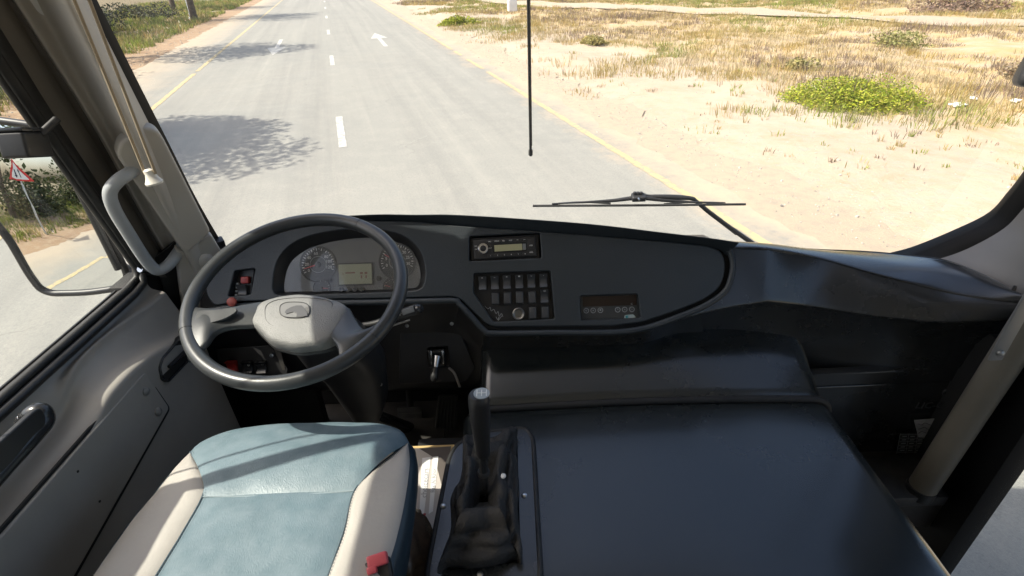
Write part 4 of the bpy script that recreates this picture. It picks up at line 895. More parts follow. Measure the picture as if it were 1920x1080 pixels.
# left pocket: red lamp, rocker, red pull knob
lpk = thing('light_switches', 'small switch pocket with a red lamp left of the gauges', 'switches', PF.pp(455, 575))
plate('back_plate', PF, rnd(P_(lp_h, -.03), .004), BLACK, lpk, .004, .0005, top=-.026)
box('warning_lamp', Frame(PF.pp(460, 525, -.02), PF.ex, PF.ey), (.026, .022, .012), RED, lpk, .003, taper=.85); rocker(PF.sub(457, 546, -.024), .026, .036, lpk)
for i in range(5): box('fuse_tab', Frame(PF.pp(446 - i * .8, 532 + i * 7, -.022), PF.ex, PF.ey), (.007, .005, .008), GREYPRINT, lpk, .001)
pk = lathe('emergency_button', Frame(PF.pp(437, 566, .012), (1, .1, 0), (0, .5, .85)), [(.005, -.04), (.005, .0), (.012, .003), (.0135, .007), (.0125, .011), (.009, .013), (.001, .014)], REDFADE, None, 24)
tag(pk, 'round faded red pull knob left of the steering wheel hub', 'knob')

# lower left switches
BKF = Frame(at_y(470, 680, 1.30), (1, 0, 0), (0, .35, .94))
lsw = thing('lower_switches', 'lower switch strip with one red and two black switches under the wheel', 'switches', BKF.o)
plate('mounting_plate', BKF, rnd([BKF.px(*q) for q in [(405, 655), (505, 648), (540, 690), (535, 715), (415, 712)]], .006), BLACK, lsw, .006, .001)
for u, c, ic_ in ((437, RED, ''), (466, GLOSSBLK, 'o'), (492, GLOSSBLK, '^')):
    q = rocker(BKF.sub(u, 686, .0), .030, .036, lsw, c)
    if ic_: text('switch_icon', ic_, BKF.sub(u, 684, .012), .014, WHITE, q)
lathe('bright_screw', BKF.sub(513, 664, 0), [(.008, 0), (.008, .012), (.006, .016), (.001, .017)], CHROME, lsw, 14)
plate('bracket', Frame(at_y(522, 672, 1.28), (1, .2, 0), (0, .3, 1)), [(-.006, .03), (.010, .035), (.014, -.04), (.004, -.04)], mat('grey_bracket', (.06, .055, .05), .5), lsw, .004, .001)

# hand valve lever on the knee panel
hv = thing('hand_valve', 'small hand brake valve lever with black knob under the dashboard', 'lever', KF.pp(820, 670))
box('valve_housing', Frame(KF.pp(820, 670, -.01), KF.ex, KF.ey), (.055, .058, .03), GLOSSBLK, hv, .008, 3)
for dx in (-.018, .018): box('cheek', Frame(KF.pp(820, 668, .016) + KF.ex * dx, KF.ex, KF.ey), (.008, .045, .024), CHROME, hv, .003)
tube('lever', [KF.pp(820, 668, .02), KF.pp(817, 690, .04)], [.011, .007], METAL, hv, 10); tube('lever_knob', [KF.pp(817, 688, .04), KF.pp(814, 705, .05), KF.pp(813, 712, .05)], [.008, .013, .010], BLACK, hv, 12, 8)
tube('cable', [KF.pp(842, 690, .005), KF.pp(852, 700, .02), KF.pp(862, 725, .02)], .004, mat('pale_cable', (.3, .28, .26), .6), hv, 8, 8)

# ------------------------------------------------------------------ steering wheel and column
WN = V((-.0066, -.3299, .944)).normalized(); WC = V((-.4762, 1.0122, 1.7404)); WH = Frame(WC, (1, 0, 0), V((0, 1, 0)))
WH = Frame(WC, V((0, 1, 0)).cross(WN), WN.cross(V((0, 1, 0)).cross(WN)))
if WH.n.dot(WN) < 0: WH = Frame(WC, -WH.ex, WH.ey)
sw_ = thing('steering_wheel', 'large two-spoke bus steering wheel with grey hub pad', 'steering wheel', WC)
v = []; f = []; N1, N2 = 96, 16
for i in range(N1):
    a = 2 * math.pi * i / N1
    for k in range(N2):
        b = 2 * math.pi * k / N2; rr = .23 + .0155 * math.cos(b); v.append(WH.p(rr * math.cos(a), rr * math.sin(a), .0165 * math.sin(b)))
for i in range(N1):
    for k in range(N2): f.append((i * N2 + k, ((i + 1) % N1) * N2 + k, ((i + 1) % N1) * N2 + (k + 1) % N2, i * N2 + (k + 1) % N2))
rim = mesh('rim', v, f, RIMM, sw_)
for a in (62, 118, -35, 205):
    a = math.radians(a); c = WH.p(.23 * math.cos(a), .23 * math.sin(a), 0); e = WH.ex * math.cos(a) + WH.ey * math.sin(a)
    tube('rim_seam', [c + e * .0158 * math.cos(t * .4488) + WH.n * .0168 * math.sin(t * .4488) for t in range(15)], .0006, BLACK, rim, 5)
ho = [(468, 603), (484, 567), (520, 556), (560, 551), (604, 556), (642, 567), (656, 578), (628, 634), (604, 645), (552, 651), (506, 640)]
DOFF = -.012
hpts = rnd([WH.px(u, v_, DOFF) for u, v_ in ho], .016, 6)
cx_ = sum(p[0] for p in hpts) / len(hpts); cy_ = sum(p[1] for p in hpts) / len(hpts)
def ringp(k, z): return [WH.p(cx_ + (p[0] - cx_) * k, cy_ + (p[1] - cy_) * k, DOFF + z) for p in hpts + hpts[:1]]
pad = loft('hub_pad', [ringp(.93, -.04), ringp(1.0, -.03), ringp(1.0, -.006), ringp(.97, .001), ringp(.90, .006), ringp(.6, .009), ringp(.25, .010), ringp(.01, .010)], HUBM, sw_, 0)
loft('pad_groove', [ringp(1.015, -.034), ringp(1.02, -.026), ringp(1.0, -.024)], BLACK, sw_, 0)
ip = smooth_closed([WH.px(u, v_, DOFF + .008) for u, v_ in [(500, 572), (520, 562), (560, 558), (600, 560), (622, 567), (618, 585), (600, 606), (575, 616), (530, 615), (504, 606), (497, 590)]], 4)
tube('pad_inset', [WH.p(a, b, DOFF + .0075) for a, b in ip + ip[:1]], .0009, mat('inset_line', (.05, .05, .05), .5), pad, 6)
eo = [WH.px(553 + 28 * math.copysign(abs(math.cos(t * .2618)) ** .7, math.cos(t * .2618)), 582 + 14.5 * math.copysign(abs(math.sin(t * .2618)) ** .7, math.sin(t * .2618)), DOFF + .01) for t in range(24)]
em = plate('emblem_plate', WH, eo, mat('emblem_grey', (.16, .16, .158), .35), pad, .003, .0008, top=DOFF + .0125)
tube('emblem_rim', [WH.p(a, b, DOFF + .0125) for a, b in eo + eo[:1]], .0011, mat('emblem_rim', (.05, .05, .05), .4), em, 6)
hh = [(534, 586), (537, 581), (546, 576), (556, 573), (566, 573), (572, 579), (576, 586), (577, 593), (556, 594), (557, 588), (550, 585), (543, 587), (537, 589)]
plate('emblem_figure', WH, [WH.px(u, v_, DOFF + .013) for u, v_ in hh], mat('emblem_dark', (.075, .075, .078), .35), em, .0016, .0003, top=DOFF + .0142)
for i in range(6): tube('emblem_line', [WH.pp(572 - i, 576 + i * 2.6, DOFF + .013), WH.pp(579, 576 + i * 2.6, DOFF + .013)], .0004, BLACK, em, 4)
def spoke(name, topl, botl, mt):
    t_ = [WH.pp(u, v_, o_) for u, v_, o_ in topl]; b_ = [WH.pp(u, v_, o_) for u, v_, o_ in botl]; mid = [p.lerp(q, .5) + WH.n * .006 for p, q in zip(t_, b_)]
    q1 = [p.lerp(q, .12) + WH.n * .003 for p, q in zip(t_, b_)]; q2 = [p.lerp(q, .88) + WH.n * .003 for p, q in zip(t_, b_)]
    und = [p.lerp(q, .5) - WH.n * .02 for p, q in zip(t_, b_)]
    return loft(name, [t_, q1, mid, q2, b_, [p - WH.n * .012 for p in b_], und, [p - WH.n * .012 for p in t_], t_], mt, sw_, 20, across=33)
spoke('spoke', [(356, 575, .002), (385, 578, .006), (420, 578, 0), (450, 573, -.008), (490, 566, -.016)], [(352, 672, .002), (385, 645, .006), (402, 624, 0), (432, 613, -.008), (480, 610, -.016)], RIMM)
spoke('spoke', [(632, 596, -.016), (622, 614, -.012), (622, 632, -.004), (634, 650, .004), (640, 688, .002)], [(655, 578, -.016), (667, 600, -.012), (681, 617, -.004), (700, 612, .004), (738, 588, .002)], RIMM)
gp2 = smooth_closed([WH.px(u, v_, .006) for u, v_ in [(372, 586), (405, 583), (440, 578), (444, 586), (425, 598), (400, 606), (372, 612)]], 3)
plate('spoke_grip', WH, gp2, RIMM, sw_, .006, .001, top=.010)

colm = thing('steering_column', 'dark steering column shroud below the wheel with stalk', 'steering column', (-.40, 1.25, 1.0))
def ringc(c, w_, d_, ax): 
    e1 = V((1, 0, 0)); e2 = V(ax).cross(e1).normalized(); return [V(c) + e1 * w_ * math.copysign(abs(math.cos(k * math.pi / 12)) ** .7, math.cos(k * math.pi / 12)) + e2 * d_ * math.copysign(abs(math.sin(k * math.pi / 12)) ** .7, math.sin(k * math.pi / 12)) for k in range(25)]
axc = V((.14, .5, -1)).normalized(); c0 = WC - WN * .05 + V((0, -.02, 0))
loft('shroud', [ringc(c0, .002, .002, axc), ringc(c0, .05, .035, axc), ringc(c0 + axc * .05, .075, .05, axc), ringc(c0 + axc * .20, .09, .07, axc), ringc(c0 + axc * .30, .085, .07, axc), ringc(at_y(683, 735, 1.22), .072, .06, axc), ringc(at_y(688, 765, 1.22), .05, .05, axc), ringc(at_y(692, 788, 1.24), .028, .03, axc)], BLACK, colm, 0)
tube('shaft', [at_y(690, 775, 1.24), V((-.38, 1.36, .95))], .022, GLOSSBLK, colm, 12)
stk = at_y(700, 607, 1.13); ste = at_y(790, 577, 1.12); sdv = (ste - stk).normalized(); SFr = Frame(stk.lerp(ste, .72), sdv, V((0, .4, 1)))
tube('stalk', [stk + V((-.06, .02, -.02)), stk, stk.lerp(ste, .4)], [.007, .008, .010], BLACK, colm, 10, 8)
box('stalk_grip', SFr, (.058, .026, .020), BLACK, colm, .005, 3); box('stalk_pad', Frame(SFr.p(.008, .004, .011), SFr.ex, SFr.ey), (.034, .014, .003), mat('stalk_grey', (.16, .17, .18), .4), colm, .001)
lathe('stalk_end', Frame(SFr.p(.029, 0, 0), SFr.ey, SFr.n), [(.0125, 0), (.0125, .006), (.009, .009), (.0085, .012), (.001, .0125)], GLOSSBLK, colm, 18)
for i in range(3): text('stalk_print', ['o', '*', '-'][i], Frame(SFr.p(-.022 + .005 * i, .004 - .005 * (i % 2), .0103), SFr.ex, SFr.ey), .006, WHITE, colm)
wst = tube('thin_stalk', [at_y(720, 616, 1.15), at_y(768, 600, 1.14)], .0022, METAL, colm, 6)
KP = at_y(693, 676, 1.13)
ky = thing('ignition_key', 'bunch of keys on a ring hanging from the column', 'keys', KP)
lathe('lock_barrel', Frame(KP + V((-.01, .01, .01)), (0, 1, 0), (0, 0, 1)), [(.015, -.02), (.015, .004), (.012, .008), (.001, .008)], METAL, ky, 16)
tube('key_ring', [KP + V((.005, 0, -.02)) + V((math.cos(k * .524) * .012, -.003, math.sin(k * .524) * .014)) for k in range(13)], .0013, CHROME, ky, 6)
kf_ = Frame(KP + V((.012, -.006, -.05)), (1, .3, .2), (-.25, 0, 1)); plate('key', kf_, rnd([(-.011, .018), (.011, .018), (.012, 0), (.005, -.006), (.005, -.034), (0, -.038), (-.004, -.034), (-.004, -.006), (-.011, 0)], .004), METAL, ky, .003, .0006)
plate('key_tag', Frame(KP + V((.004, -.01, -.045)), (1, .1, 0), (.15, 0, 1)), rnd([(-.008, .016), (.008, .016), (.008, -.016), (-.008, -.016)], .004), GLOSSBLK, ky, .004, .001)

# ------------------------------------------------------------------ driver's seat
SZ = 1.50
seat = thing('driver_seat', 'driver seat cushion in worn light blue and cream vinyl', 'seat', (-.47, .45, .95))
S_ = lambda L_, dz=0: [at_z(u, v_, SZ + (dz if not isinstance(dz, list) else dz[i])) for i, (u, v_) in enumerate(L_)]
def ext(L_, yend=.12):
    a, b = L_[-2], L_[-1]; d = b - a; return L_ + [b + d * ((yend - b.y) / d.y)]
sl = ext(S_([(381, 932), (342, 1000), (293, 1080)])); sr = ext(S_([(664, 921), (645, 995), (615, 1080)]))
def puff(h, ex=.7): return lambda p, i, j: p + V((0, 0, h * (max(0, math.sin(math.pi * i)) ** ex) * 1.0)) 
def panel_between(name, La, Lb, mt, h, N=26, M=24, fn=None, drop=None):
    A = arc_resample(La, N); B = arc_resample(Lb, N); rows = []
    for j in range(M):
        t = j / (M - 1); row = []
        for i in range(N):
            p = A[i].lerp(B[i], t); e = min(1, min(i, N - 1 - i) / 3.0); p = p + V((0, 0, h * (max(0, 1 - (2 * t - 1) ** 4)) * (math.sin(e * math.pi / 2) * .8 + .2) + .0025 * noise.noise(p * 14)))
            if drop: p = drop(p, i / (N - 1), t)
            row.append(p)
        rows.append(row)
    return loft(name, rows, mt, seat, 0)
panel_between('centre_panel', sl, sr, BLUE, .010)
# front panel: fan from the transverse seam to the rounded front edge
seam = S_([(381, 932), (450, 932), (520, 930), (600, 926), (664, 921)])
lf = S_([(357, 848), (373, 880), (383, 912), (381, 932)], [-.02, -.005, 0, 0]); rf = S_([(765, 832), (731, 855), (692, 890), (664, 921)], [-.03, -.004, 0, 0])
fe = S_([(357, 848), (373, 832), (415, 812), (462, 801), (525, 795), (611, 792), (687, 793), (727, 798), (752, 810), (765, 832)], [-.02, -.018, -.015, -.012, -.01, -.008, -.008, -.01, -.015, -.03])
NN = 40; se = arc_resample(lf + [], 14); 
fe_r = arc_resample(fe, NN); sm_r = arc_resample(seam, NN); lf_r = arc_resample(lf, 22); rf_r = arc_resample(rf, 22); rows = []
for j in range(22):
    t = j / 21; row = []
    for i in range(NN):
        s = i / (NN - 1); base = fe_r[i].lerp(sm_r[i], t); lin = (fe_r[0].lerp(sm_r[0], t)).lerp(fe_r[-1].lerp(sm_r[-1], t), s); edge = lf_r[j].lerp(rf_r[j], s)
        p = base + edge - lin + V((0, 0, .012 * math.sin(math.pi * min(1, t * 1.0)) ** .6 * (.4 + .6 * math.sin(math.pi * s) ** .5) + .0025 * noise.noise(base * 16))); row.append(p)
    rows.append(row)
lip = [p + V((0, .012, -.014)) for p in rows[0]]; lip2 = [p + V((0, .018, -.04)) for p in rows[0]]; lip3 = [p + V((0, .012, -.10)) for p in rows[0]]
loft('front_panel', [lip3, lip2, lip] + rows, BLUE, seat, 0)
bl_o = ext(S_([(357, 848), (330, 876), (290, 925), (240, 985), (176, 1080)], [-.02, -.012, -.01, -.01, -.01])); bl_i = ext(S_([(357, 848), (376, 882), (383, 922), (342, 1000), (293, 1080)], [-.02, -.005, 0, 0, 0]))
panel_between('left_bolster', bl_i, bl_o, CREAM, .009)
br_o = ext(S_([(765, 832), (768, 870), (758, 945), (742, 1015), (722, 1080)], [-.03, -.015, -.01, -.01, -.01])); br_i = ext(S_([(765, 832), (706, 876), (664, 921), (645, 995), (615, 1080)], [-.03, -.005, 0, 0, 0]))
panel_between('right_bolster', br_i, br_o, CREAM, .009)
loft('side_skirt', [br_o, [p + V((.010, 0, -.012)) for p in br_o], [p + V((.012, 0, -.05)) for p in br_o], [p + V((-.01, -.01, -.16)) for p in br_o]], SKIRT, seat, 30, across=14)
loft('side_skirt', [bl_o, [p + V((-.010, 0, -.012)) for p in bl_o], [p + V((-.012, 0, -.05)) for p in bl_o], [p + V((.01, -.01, -.16)) for p in bl_o]], SKIRT, seat, 30, across=14)
PIPE = mat('seam_thread', (.06, .09, .11), .7)
for nm, Ls in (('seam_stitch', bl_i), ('seam_stitch', br_i), ('seam_stitch', seam)):
    tube(nm, [p + V((0, 0, .0015)) for p in arc_resample(Ls, 40)], .0016, PIPE if Ls is not seam else mat('pale_piping', (.22, .27, .29), .5), seat, 6)
lp2 = arc_resample(bl_i, 90); 
for a_l in (bl_i, br_i):
    q = arc_resample(a_l, 120); tv_ = []; tf = []
    for i in range(0, 119):
        m_ = q[i].lerp(q[i + 1], .5); dv = (q[i + 1] - q[i]).normalized(); sd2 = V((0, 0, 1)).cross(dv)
        i0 = len(tv_); b = m_ + sd2 * .004 + V((0, 0, .0045)); tv_ += [b - dv * .0018 - sd2 * .0005, b + dv * .0018 - sd2 * .0005, b + dv * .0018 + sd2 * .0005, b - dv * .0018 + sd2 * .0005]; tf.append((i0, i0 + 1, i0 + 2, i0 + 3))
    o = mesh('stitching', tv_, tf, PIPE, seat, False); o['kind'] = 'stuff'
slab('seat_pedestal', -.62, -.30, .22, .70, .95, 1.37, BLACK, seat, .03)
BKR = Frame(V((-.47, .045, 1.86)), (1, 0, 0), (0, -.2, 1)); box('backrest', BKR, (.44, .66, .10), BLUE, seat, .045, 5)
for sx2 in (-1, 1): box('back_bolster', Frame(BKR.p(sx2 * .19, 0, -.03), BKR.ex, BKR.ey), (.08, .6, .10), CREAM, seat, .03, 4)
bk = thing('seat_belt_buckle', 'red seat belt buckle at the right edge of the seat', 'buckle', at_z(708, 1062, 1.47))
bf = Frame(at_z(708, 1066, 1.50), V((.95, .25, .1)), V((-.2, .8, .5))); box('buckle_body', Frame(bf.p(0, -.018, -.010), bf.ex, bf.ey), (.042, .065, .022), BLACK, bk, .006, 3)
box('press_button', Frame(bf.p(.003, .012, .002), bf.ex, bf.ey), (.033, .020, .020), BUCKLE, bk, .004, 3); box('press_button', Frame(bf.p(-.008, .0, .004), bf.ex, bf.ey), (.016, .012, .018), BUCKLE, bk, .003)
tube('buckle_stem', [bf.p(0, -.04, -.012), bf.p(.01, -.12, -.05), V((-.24, .35, 1.35))], .010, BLACK, bk, 8, 8, sq=.5)

# ------------------------------------------------------------------ engine cover
CZ = 1.30
ec = thing('engine_cover', 'wide smooth black engine cover between seat and door', 'engine cover', (.38, .5, .95))
def sect(y, z, xl, xr, r=.055, crown=.012):
    pts = [V((xl - .02, y, .95)), V((xl - .012, y, z - .15)), V((xl, y, z - .06))]
    for k in range(7): a = math.pi - k * math.pi / 12; pts.append(V((xl + r * .6 + r * .6 * math.cos(a), y, z - r * .6 + r * .6 * math.sin(a))))
    for k in range(1, 12): t = k / 12; pts.append(V((xl + r + (xr - xl - 2 * r) * t, y, z + crown * math.sin(math.pi * t))))
    for k in range(9): a = math.pi / 2 - k * math.pi / 16; pts.append(V((xr - r + r * math.cos(a), y, z - r + r * math.sin(a))))
    pts += [V((xr + .004, y, z - .12)), V((xr + .012, y, z - .2)), V((xr + .02, y, .95))]; return pts
ysec = [-.6, -.2, .1, .35, .6, .8, .95, 1.04, 1.068, 1.076, 1.079]
zsec = [CZ] * 7 + [CZ, CZ - .002, CZ - .008, CZ - .03]
loft('main_cover', [sect(y, z, -.145, .872) for y, z in zip(ysec, zsec)], COVERM, ec, 0)
ys2 = [1.083, 1.086, 1.094, 1.12, 1.18, 1.24, 1.30, 1.36]; zs2 = [CZ - .03, CZ - .006, CZ + .002, CZ + .012, CZ + .035, CZ + .06, CZ + .075, CZ + .08]
loft('front_cover', [sect(y, z, -.10, .865 + .02 * (y - 1.08) / .3, .055) for y, z in zip(ys2, zs2)], COVERM, ec, 0)
tube('seal', [p + V((0, .0, .002)) for p in sect(1.080, CZ, -.125, .872)[2:-2]], .0105, VOID, ec, 8)

# ------------------------------------------------------------------ gear lever
GF = Frame(V((0, .8, CZ + .012)), (1, 0, 0), (0, 1, 0))
gear = thing('gear_lever', 'tall black gear lever with pleated boot in a screwed plate', 'gear lever', GF.pp(905, 930))
po = [(857, 838), (900, 815), (985, 806), (999, 824), (1013, 1080), (1006, 1120), (800, 1124), (802, 1075), (843, 862)]
op = [(877, 846), (968, 832), (974, 1058), (834, 1073)]
plate('boot_plate', GF, rnd([GF.px(*q) for q in po], .018), SMOOTHBLK, gear, .014, .003, top=.010, holes=[rnd([GF.px(*q) for q in op], .006)])
rp = rnd([GF.px(*q) for q in po], .018); tube('plate_seal', [GF.p(a, b, .006) for a, b in rp + rp[:2]], .0065, RUBBER, gear, 8, caps=False)
plate('shaft_well', GF, [GF.px(*q) for q in op], VOID, gear, .004, .0005, top=-.004)
opn = rnd([GF.px(*q) for q in op], .012, 9); cx0 = sum(p[0] for p in opn) / len(opn); cy0 = sum(p[1] for p in opn) / len(opn)
KB = GF.pp(908, 932, .03); kx, ky_ = (KB - GF.o).dot(GF.ex), (KB - GF.o).dot(GF.ey)
def bootring(k, z, tx, seed):
    n = 72; per = arc_resample([V((a, b, 0)) for a, b in opn + opn[:1]], n + 1)[:-1]; out = []
    for i, p in enumerate(per):
        a = 2 * math.pi * i / n; c = V((cx0, cy0, 0)).lerp(V((kx, ky_, 0)), tx); q = c + (p - V((cx0, cy0, 0))) * k
        w_ = noise.noise(V((math.cos(a) * 2.2, math.sin(a) * 2.2, seed))) * .5 + noise.noise(V((math.cos(a) * 5.5, math.sin(a) * 5.5, seed * 2.3))) * .35 + .35 * math.sin(a * 7 + seed * 2) + .3 * noise.noise(V((math.cos(a) * 11, math.sin(a) * 11, seed * 1.5)))
        amp = .26 * math.sin(math.pi * min(1, tx + .12)); q = c + (q - c) * (1 + amp * w_)
        out.append(GF.p(q.x, q.y, z + .030 * w_ * math.sin(math.pi * min(1, tx + .1))))
    return out
br = [bootring(.99, -.004, 0, 0), bootring(1.02, .012, .03, .2), bootring(1.06, .030, .06, .5), bootring(1.0, .050, .12, .8), bootring(.84, .040, .24, 1.0), bootring(.88, .056, .32, 1.25), bootring(.78, .068, .42, 1.5), bootring(.68, .056, .52, 1.75), bootring(.70, .074, .62, 2.0), bootring(.58, .090, .74, 2.2), bootring(.46, .092, .84, 2.4), bootring(.38, .074, .92, 2.6), bootring(.27, .050, 1, 2.8), bootring(.13, .040, 1, 3.0)]
v = [p for r in br for p in r]; f = []
for j in range(len(br) - 1):
    for i in range(72): f.append((j * 72 + i, j * 72 + (i + 1) % 72, (j + 1) * 72 + (i + 1) % 72, (j + 1) * 72 + i))
bt = mesh('boot', v, f, FABRIC, gear); md = bt.modifiers.new('s', 'SUBSURF'); md.levels = 1; md.render_levels = 1
KT = at_y(903, 738, KB.y); stick = (KT - KB)
tube('shaft', [KB - stick * .1, KB + stick * .45], .0095, GLOSSBLK, gear, 12)
sfr = Frame(KB, V((1, 0, 0)), stick.cross(V((1, 0, 0)))); Ls = stick.length
lathe('collar', Frame(KB + stick * .26, sfr.ex, sfr.ey), [(.010, -.004), (.013, -.003), (.0135, .004), (.011, .008)], BLACK, gear, 18)
kn = lathe('knob', Frame(KB + stick * .44, sfr.ex, sfr.ey), [(.010, 0), (.014, .002), (.0155, .012), (.018, .07), (.0205, .115), (.0212, Ls * .56 - .018), (.020, Ls * .56 - .006), (.0165, Ls * .56 - .001), (.0005, Ls * .56)], BLACK, gear, 28)
tfm = Frame(KT + sfr.n * .0006, sfr.ex, sfr.ey); lathe('gear_diagram', tfm, [(.0155, -.001), (.0155, .0006), (.0005, .0008)], mat('diagram_grey', (.30, .33, .34), .35), kn, 20)
for i in range(3): tube('diagram_line', [tfm.p(-.009 + .009 * i, -.009, .001), tfm.p(-.009 + .009 * i, .009, .001)], .0008, WHITE, kn, 5)
tube('diagram_line', [tfm.p(-.009, 0, .001), tfm.p(.009, 0, .001)], .0008, WHITE, kn, 5)
for u, v_ in ((983, 929), (831, 949), (900, 1077), (919, 827)): lathe('screw', GF.sub(u, v_, .010), [(.0068, 0), (.006, .003), (.003, .0045), (.0005, .0045)], METAL, gear, 14)
lathe('boot_stud', Frame(GF.pp(944, 893, .11), (1, 0, .3), (0, 1, .2)), [(.006, 0), (.005, .004), (.002, .006)], WHITE, gear, 8)

# ------------------------------------------------------------------ floor things
FZ = 1.18
shelf = slab('floor_box', -.285, -.15, .62, 1.10, .95, FZ - .004, BLACK, dash); shelf.parent = None; shelf.location = (0, 0, 0); tag(shelf, 'low black box on the floor between seat and engine cover', 'box')
BR = [(772, 842), (849, 837), (822, 1000), (748, 1000)]
bro = thing('brochure', 'cream and brown brochure lying beside the seat', 'brochure', at_z(800, 920, FZ))
q4 = [at_z(u, v_, FZ + .004) for u, v_ in BR]; BFm = Frame(q4[0].lerp(q4[2], .5), q4[1] - q4[0], q4[0] - q4[3]); bq = lambda L_: [BFm.px(*q) for q in L_]
plate('backing', BFm, bq([(770, 836), (852, 833), (824, 1006), (744, 1006)]), KRAFT, bro, .004, .0005, top=-.001)
plate('cover_sheet', BFm, bq([(770, 842), (846, 838), (818, 1002), (746, 1002)]), PAPER, bro, .002, .0003, top=.002)
plate('dark_print', BFm, bq([(786, 842), (846, 838), (841, 880), (828, 910), (815, 860)]), mat('brown_print', (.10, .085, .075), .35), bro, .0006, .0001, top=.0028)
for L_ in ([(792, 860), (808, 858), (794, 975), (786, 975)], [(812, 858), (822, 857), (812, 960), (804, 965)]): plate('light_stripe', BFm, bq(L_), PAPERLT, bro, .0006, .0001, top=.0030)
tf_ = Frame(BFm.pp(797, 905, .0034), BFm.pp(801, 860) - BFm.pp(793, 970), BFm.ex * -1); text('printed_words', 'choicecars', tf_, .022, mat('grey_ink', (.35, .35, .36), .5), bro)
tf2 = Frame(BFm.pp(813, 900, .0034), tf_.ex, tf_.ey); text('printed_words', 'Ras Al Khor', tf2, .016, mat('grey_ink2', (.35, .35, .36), .5), bro)
plate('red_logo', BFm, bq([(794, 964), (799, 964), (798, 970), (793, 970)]), RED, bro, .0006, .0001, top=.0036)
rgb = random.Random(5); v = []; f = []; nb = 26; bc = at_z(762, 1045, 1.26)
for j in range(14):
    for i in range(nb):
        a = 2 * math.pi * i / nb; t = j / 13; r_ = .065 * math.sin(math.pi * (.12 + .8 * t)) ** .7; w_ = 1 + .45 * noise.noise(V((math.cos(a) * 2.5, math.sin(a) * 2.5, t * 5)))
        v.append(bc + V((math.cos(a) * r_ * w_ * .8, math.sin(a) * r_ * w_ * 1.4, -.07 + .17 * t + .02 * noise.noise(V((a, t * 6, 2))))))
for j in range(13):
    for i in range(nb): f.append((j * nb + i, j * nb + (i + 1) % nb, (j + 1) * nb + (i + 1) % nb, (j + 1) * nb + i))
bag = mesh('plastic_bag', v, f, BAGM, None, True); tag(bag, 'crumpled brown plastic bag stuffed beside the seat', 'bag')
# accelerator and brake pedals
AF = Frame(at_y(834, 790, 1.36), V((1, 0, 0)), V((.0, .35, .9)))
ap = thing('accelerator_pedal', 'long ribbed black accelerator pedal under the dashboard', 'pedal', AF.p(0, -.1, 0))
plate('pedal_plate', AF, rnd([AF.px(*q) for q in [(822, 742), (858, 741), (853, 838), (810, 838)]], .008), RUBBER, ap, .012, .003)
for i in range(6):
    x = i / 5; tube('rib', [AF.pp(826 + 29 * x, 745, .004), AF.pp(814 + 36 * x, 834, .004)], .0035, RUBBER, ap, 6)
BF = Frame(at_y(770, 790, 1.40), V((1, 0, 0)), V((.0, .4, .9))); bp_ = thing('brake_pedal', 'dark brake pedal pad beside the steering column', 'pedal', BF.o)
box('pad', BF, (.09, .11, .014), RUBBER, bp_, .006, 2); tube('pedal_arm', [BF.p(0, .04, -.01), BF.p(0, .3, .02)], .012, VOID, bp_, 8)
for i in range(4): tube('rib', [BF.p(-.04, -.036 + .024 * i, .008), BF.p(.04, -.036 + .024 * i, .008)], .003, RUBBER, bp_, 6)
fm = plate('floor_mat', Frame(V((-.45, 1.1, .952)), (1, 0, 0), (0, 1, 0)), rnd([(-.40, -.3), (.20, -.3), (.20, .30), (-.40, .30)], .04), FLOORM, None, .008, .002, top=.008); tag(fm, 'ribbed dark rubber mat on the cab floor under the pedals', 'mat')

# ------------------------------------------------------------------ right side: pole, bracket, pillar, stickers
pol = thing('door_pole', 'thick beige vinyl covered pole beside the front door', 'pole', (1.2, 1.03, .95))
tube('pole_tube', [V((1.205, 1.03, .95)), V((1.248, 1.035, 1.6)), V((1.34, 1.045, 2.98))], .037, POLEM, pol, 24)
tube('pole_boot', [V((1.203, 1.03, .95)), V((1.205, 1.03, .985))], .0395, RUBBER, pol, 24)
sbx = Frame(at_y(1900, 612, .992), (at_y(1926, 566, .992) - at_y(1876, 655, .992)), V((1, 0, .3)))
brk = thing('pole_bracket', 'flat grey bracket with rivets clamped to the door pole', 'bracket', sbx.o)
box('strap', sbx, (.20, .034, .006), mat('bracket_grey', (.2, .2, .195), .4, .3), brk, .003)
for x in (-.075, .08): lathe('rivet', Frame(sbx.p(x, 0, .003 if sbx.n.y < 0 else -.003), sbx.ex, sbx.ey if sbx.n.y < 0 else -sbx.ey), [(.009, 0), (.008, .005), (.004, .008), (.0005, .009)], mat('rivet_grey', (.3, .3, .29), .35, .5) if x < 0 else bpy.data.materials['rivet_grey'], brk, 14)
rp_ = thing('right_windscreen_pillar', 'dark grey lined right windscreen pillar with black glass border', 'pillar', (1.25, 1.3, 1.6))
r0 = [at_y(u, v_, y_) for u, v_, y_ in ((1660, 492, 1.42), (1705, 480, 1.42), (1780, 450, 1.40), (1850, 416, 1.38), (1888, 376, 1.37), (1920, 335, 1.35), (1990, 235, 1.30), (2120, 20, 1.20))]
r1 = [at_y(u, v_, y_) for u, v_, y_ in ((1690, 500, 1.38), (1755, 487, 1.37), (1815, 466, 1.36), (1880, 430, 1.34), (1915, 395, 1.33), (1950, 352, 1.31), (2030, 240, 1.26), (2170, 20, 1.16))]
r2 = [at_y(u, v_, y_) for u, v_, y_ in ((1900, 570, 1.18), (1960, 560, 1.14), (2010, 530, 1.12), (2050, 490, 1.10), (2080, 440, 1.09), (2110, 390, 1.08), (2190, 240, 1.06), (2330, 20, 1.04))]
loft('black_border', [[p + V((.05, .06, 0)) for p in r0], r0, r1], FRIT, rp_, 40)
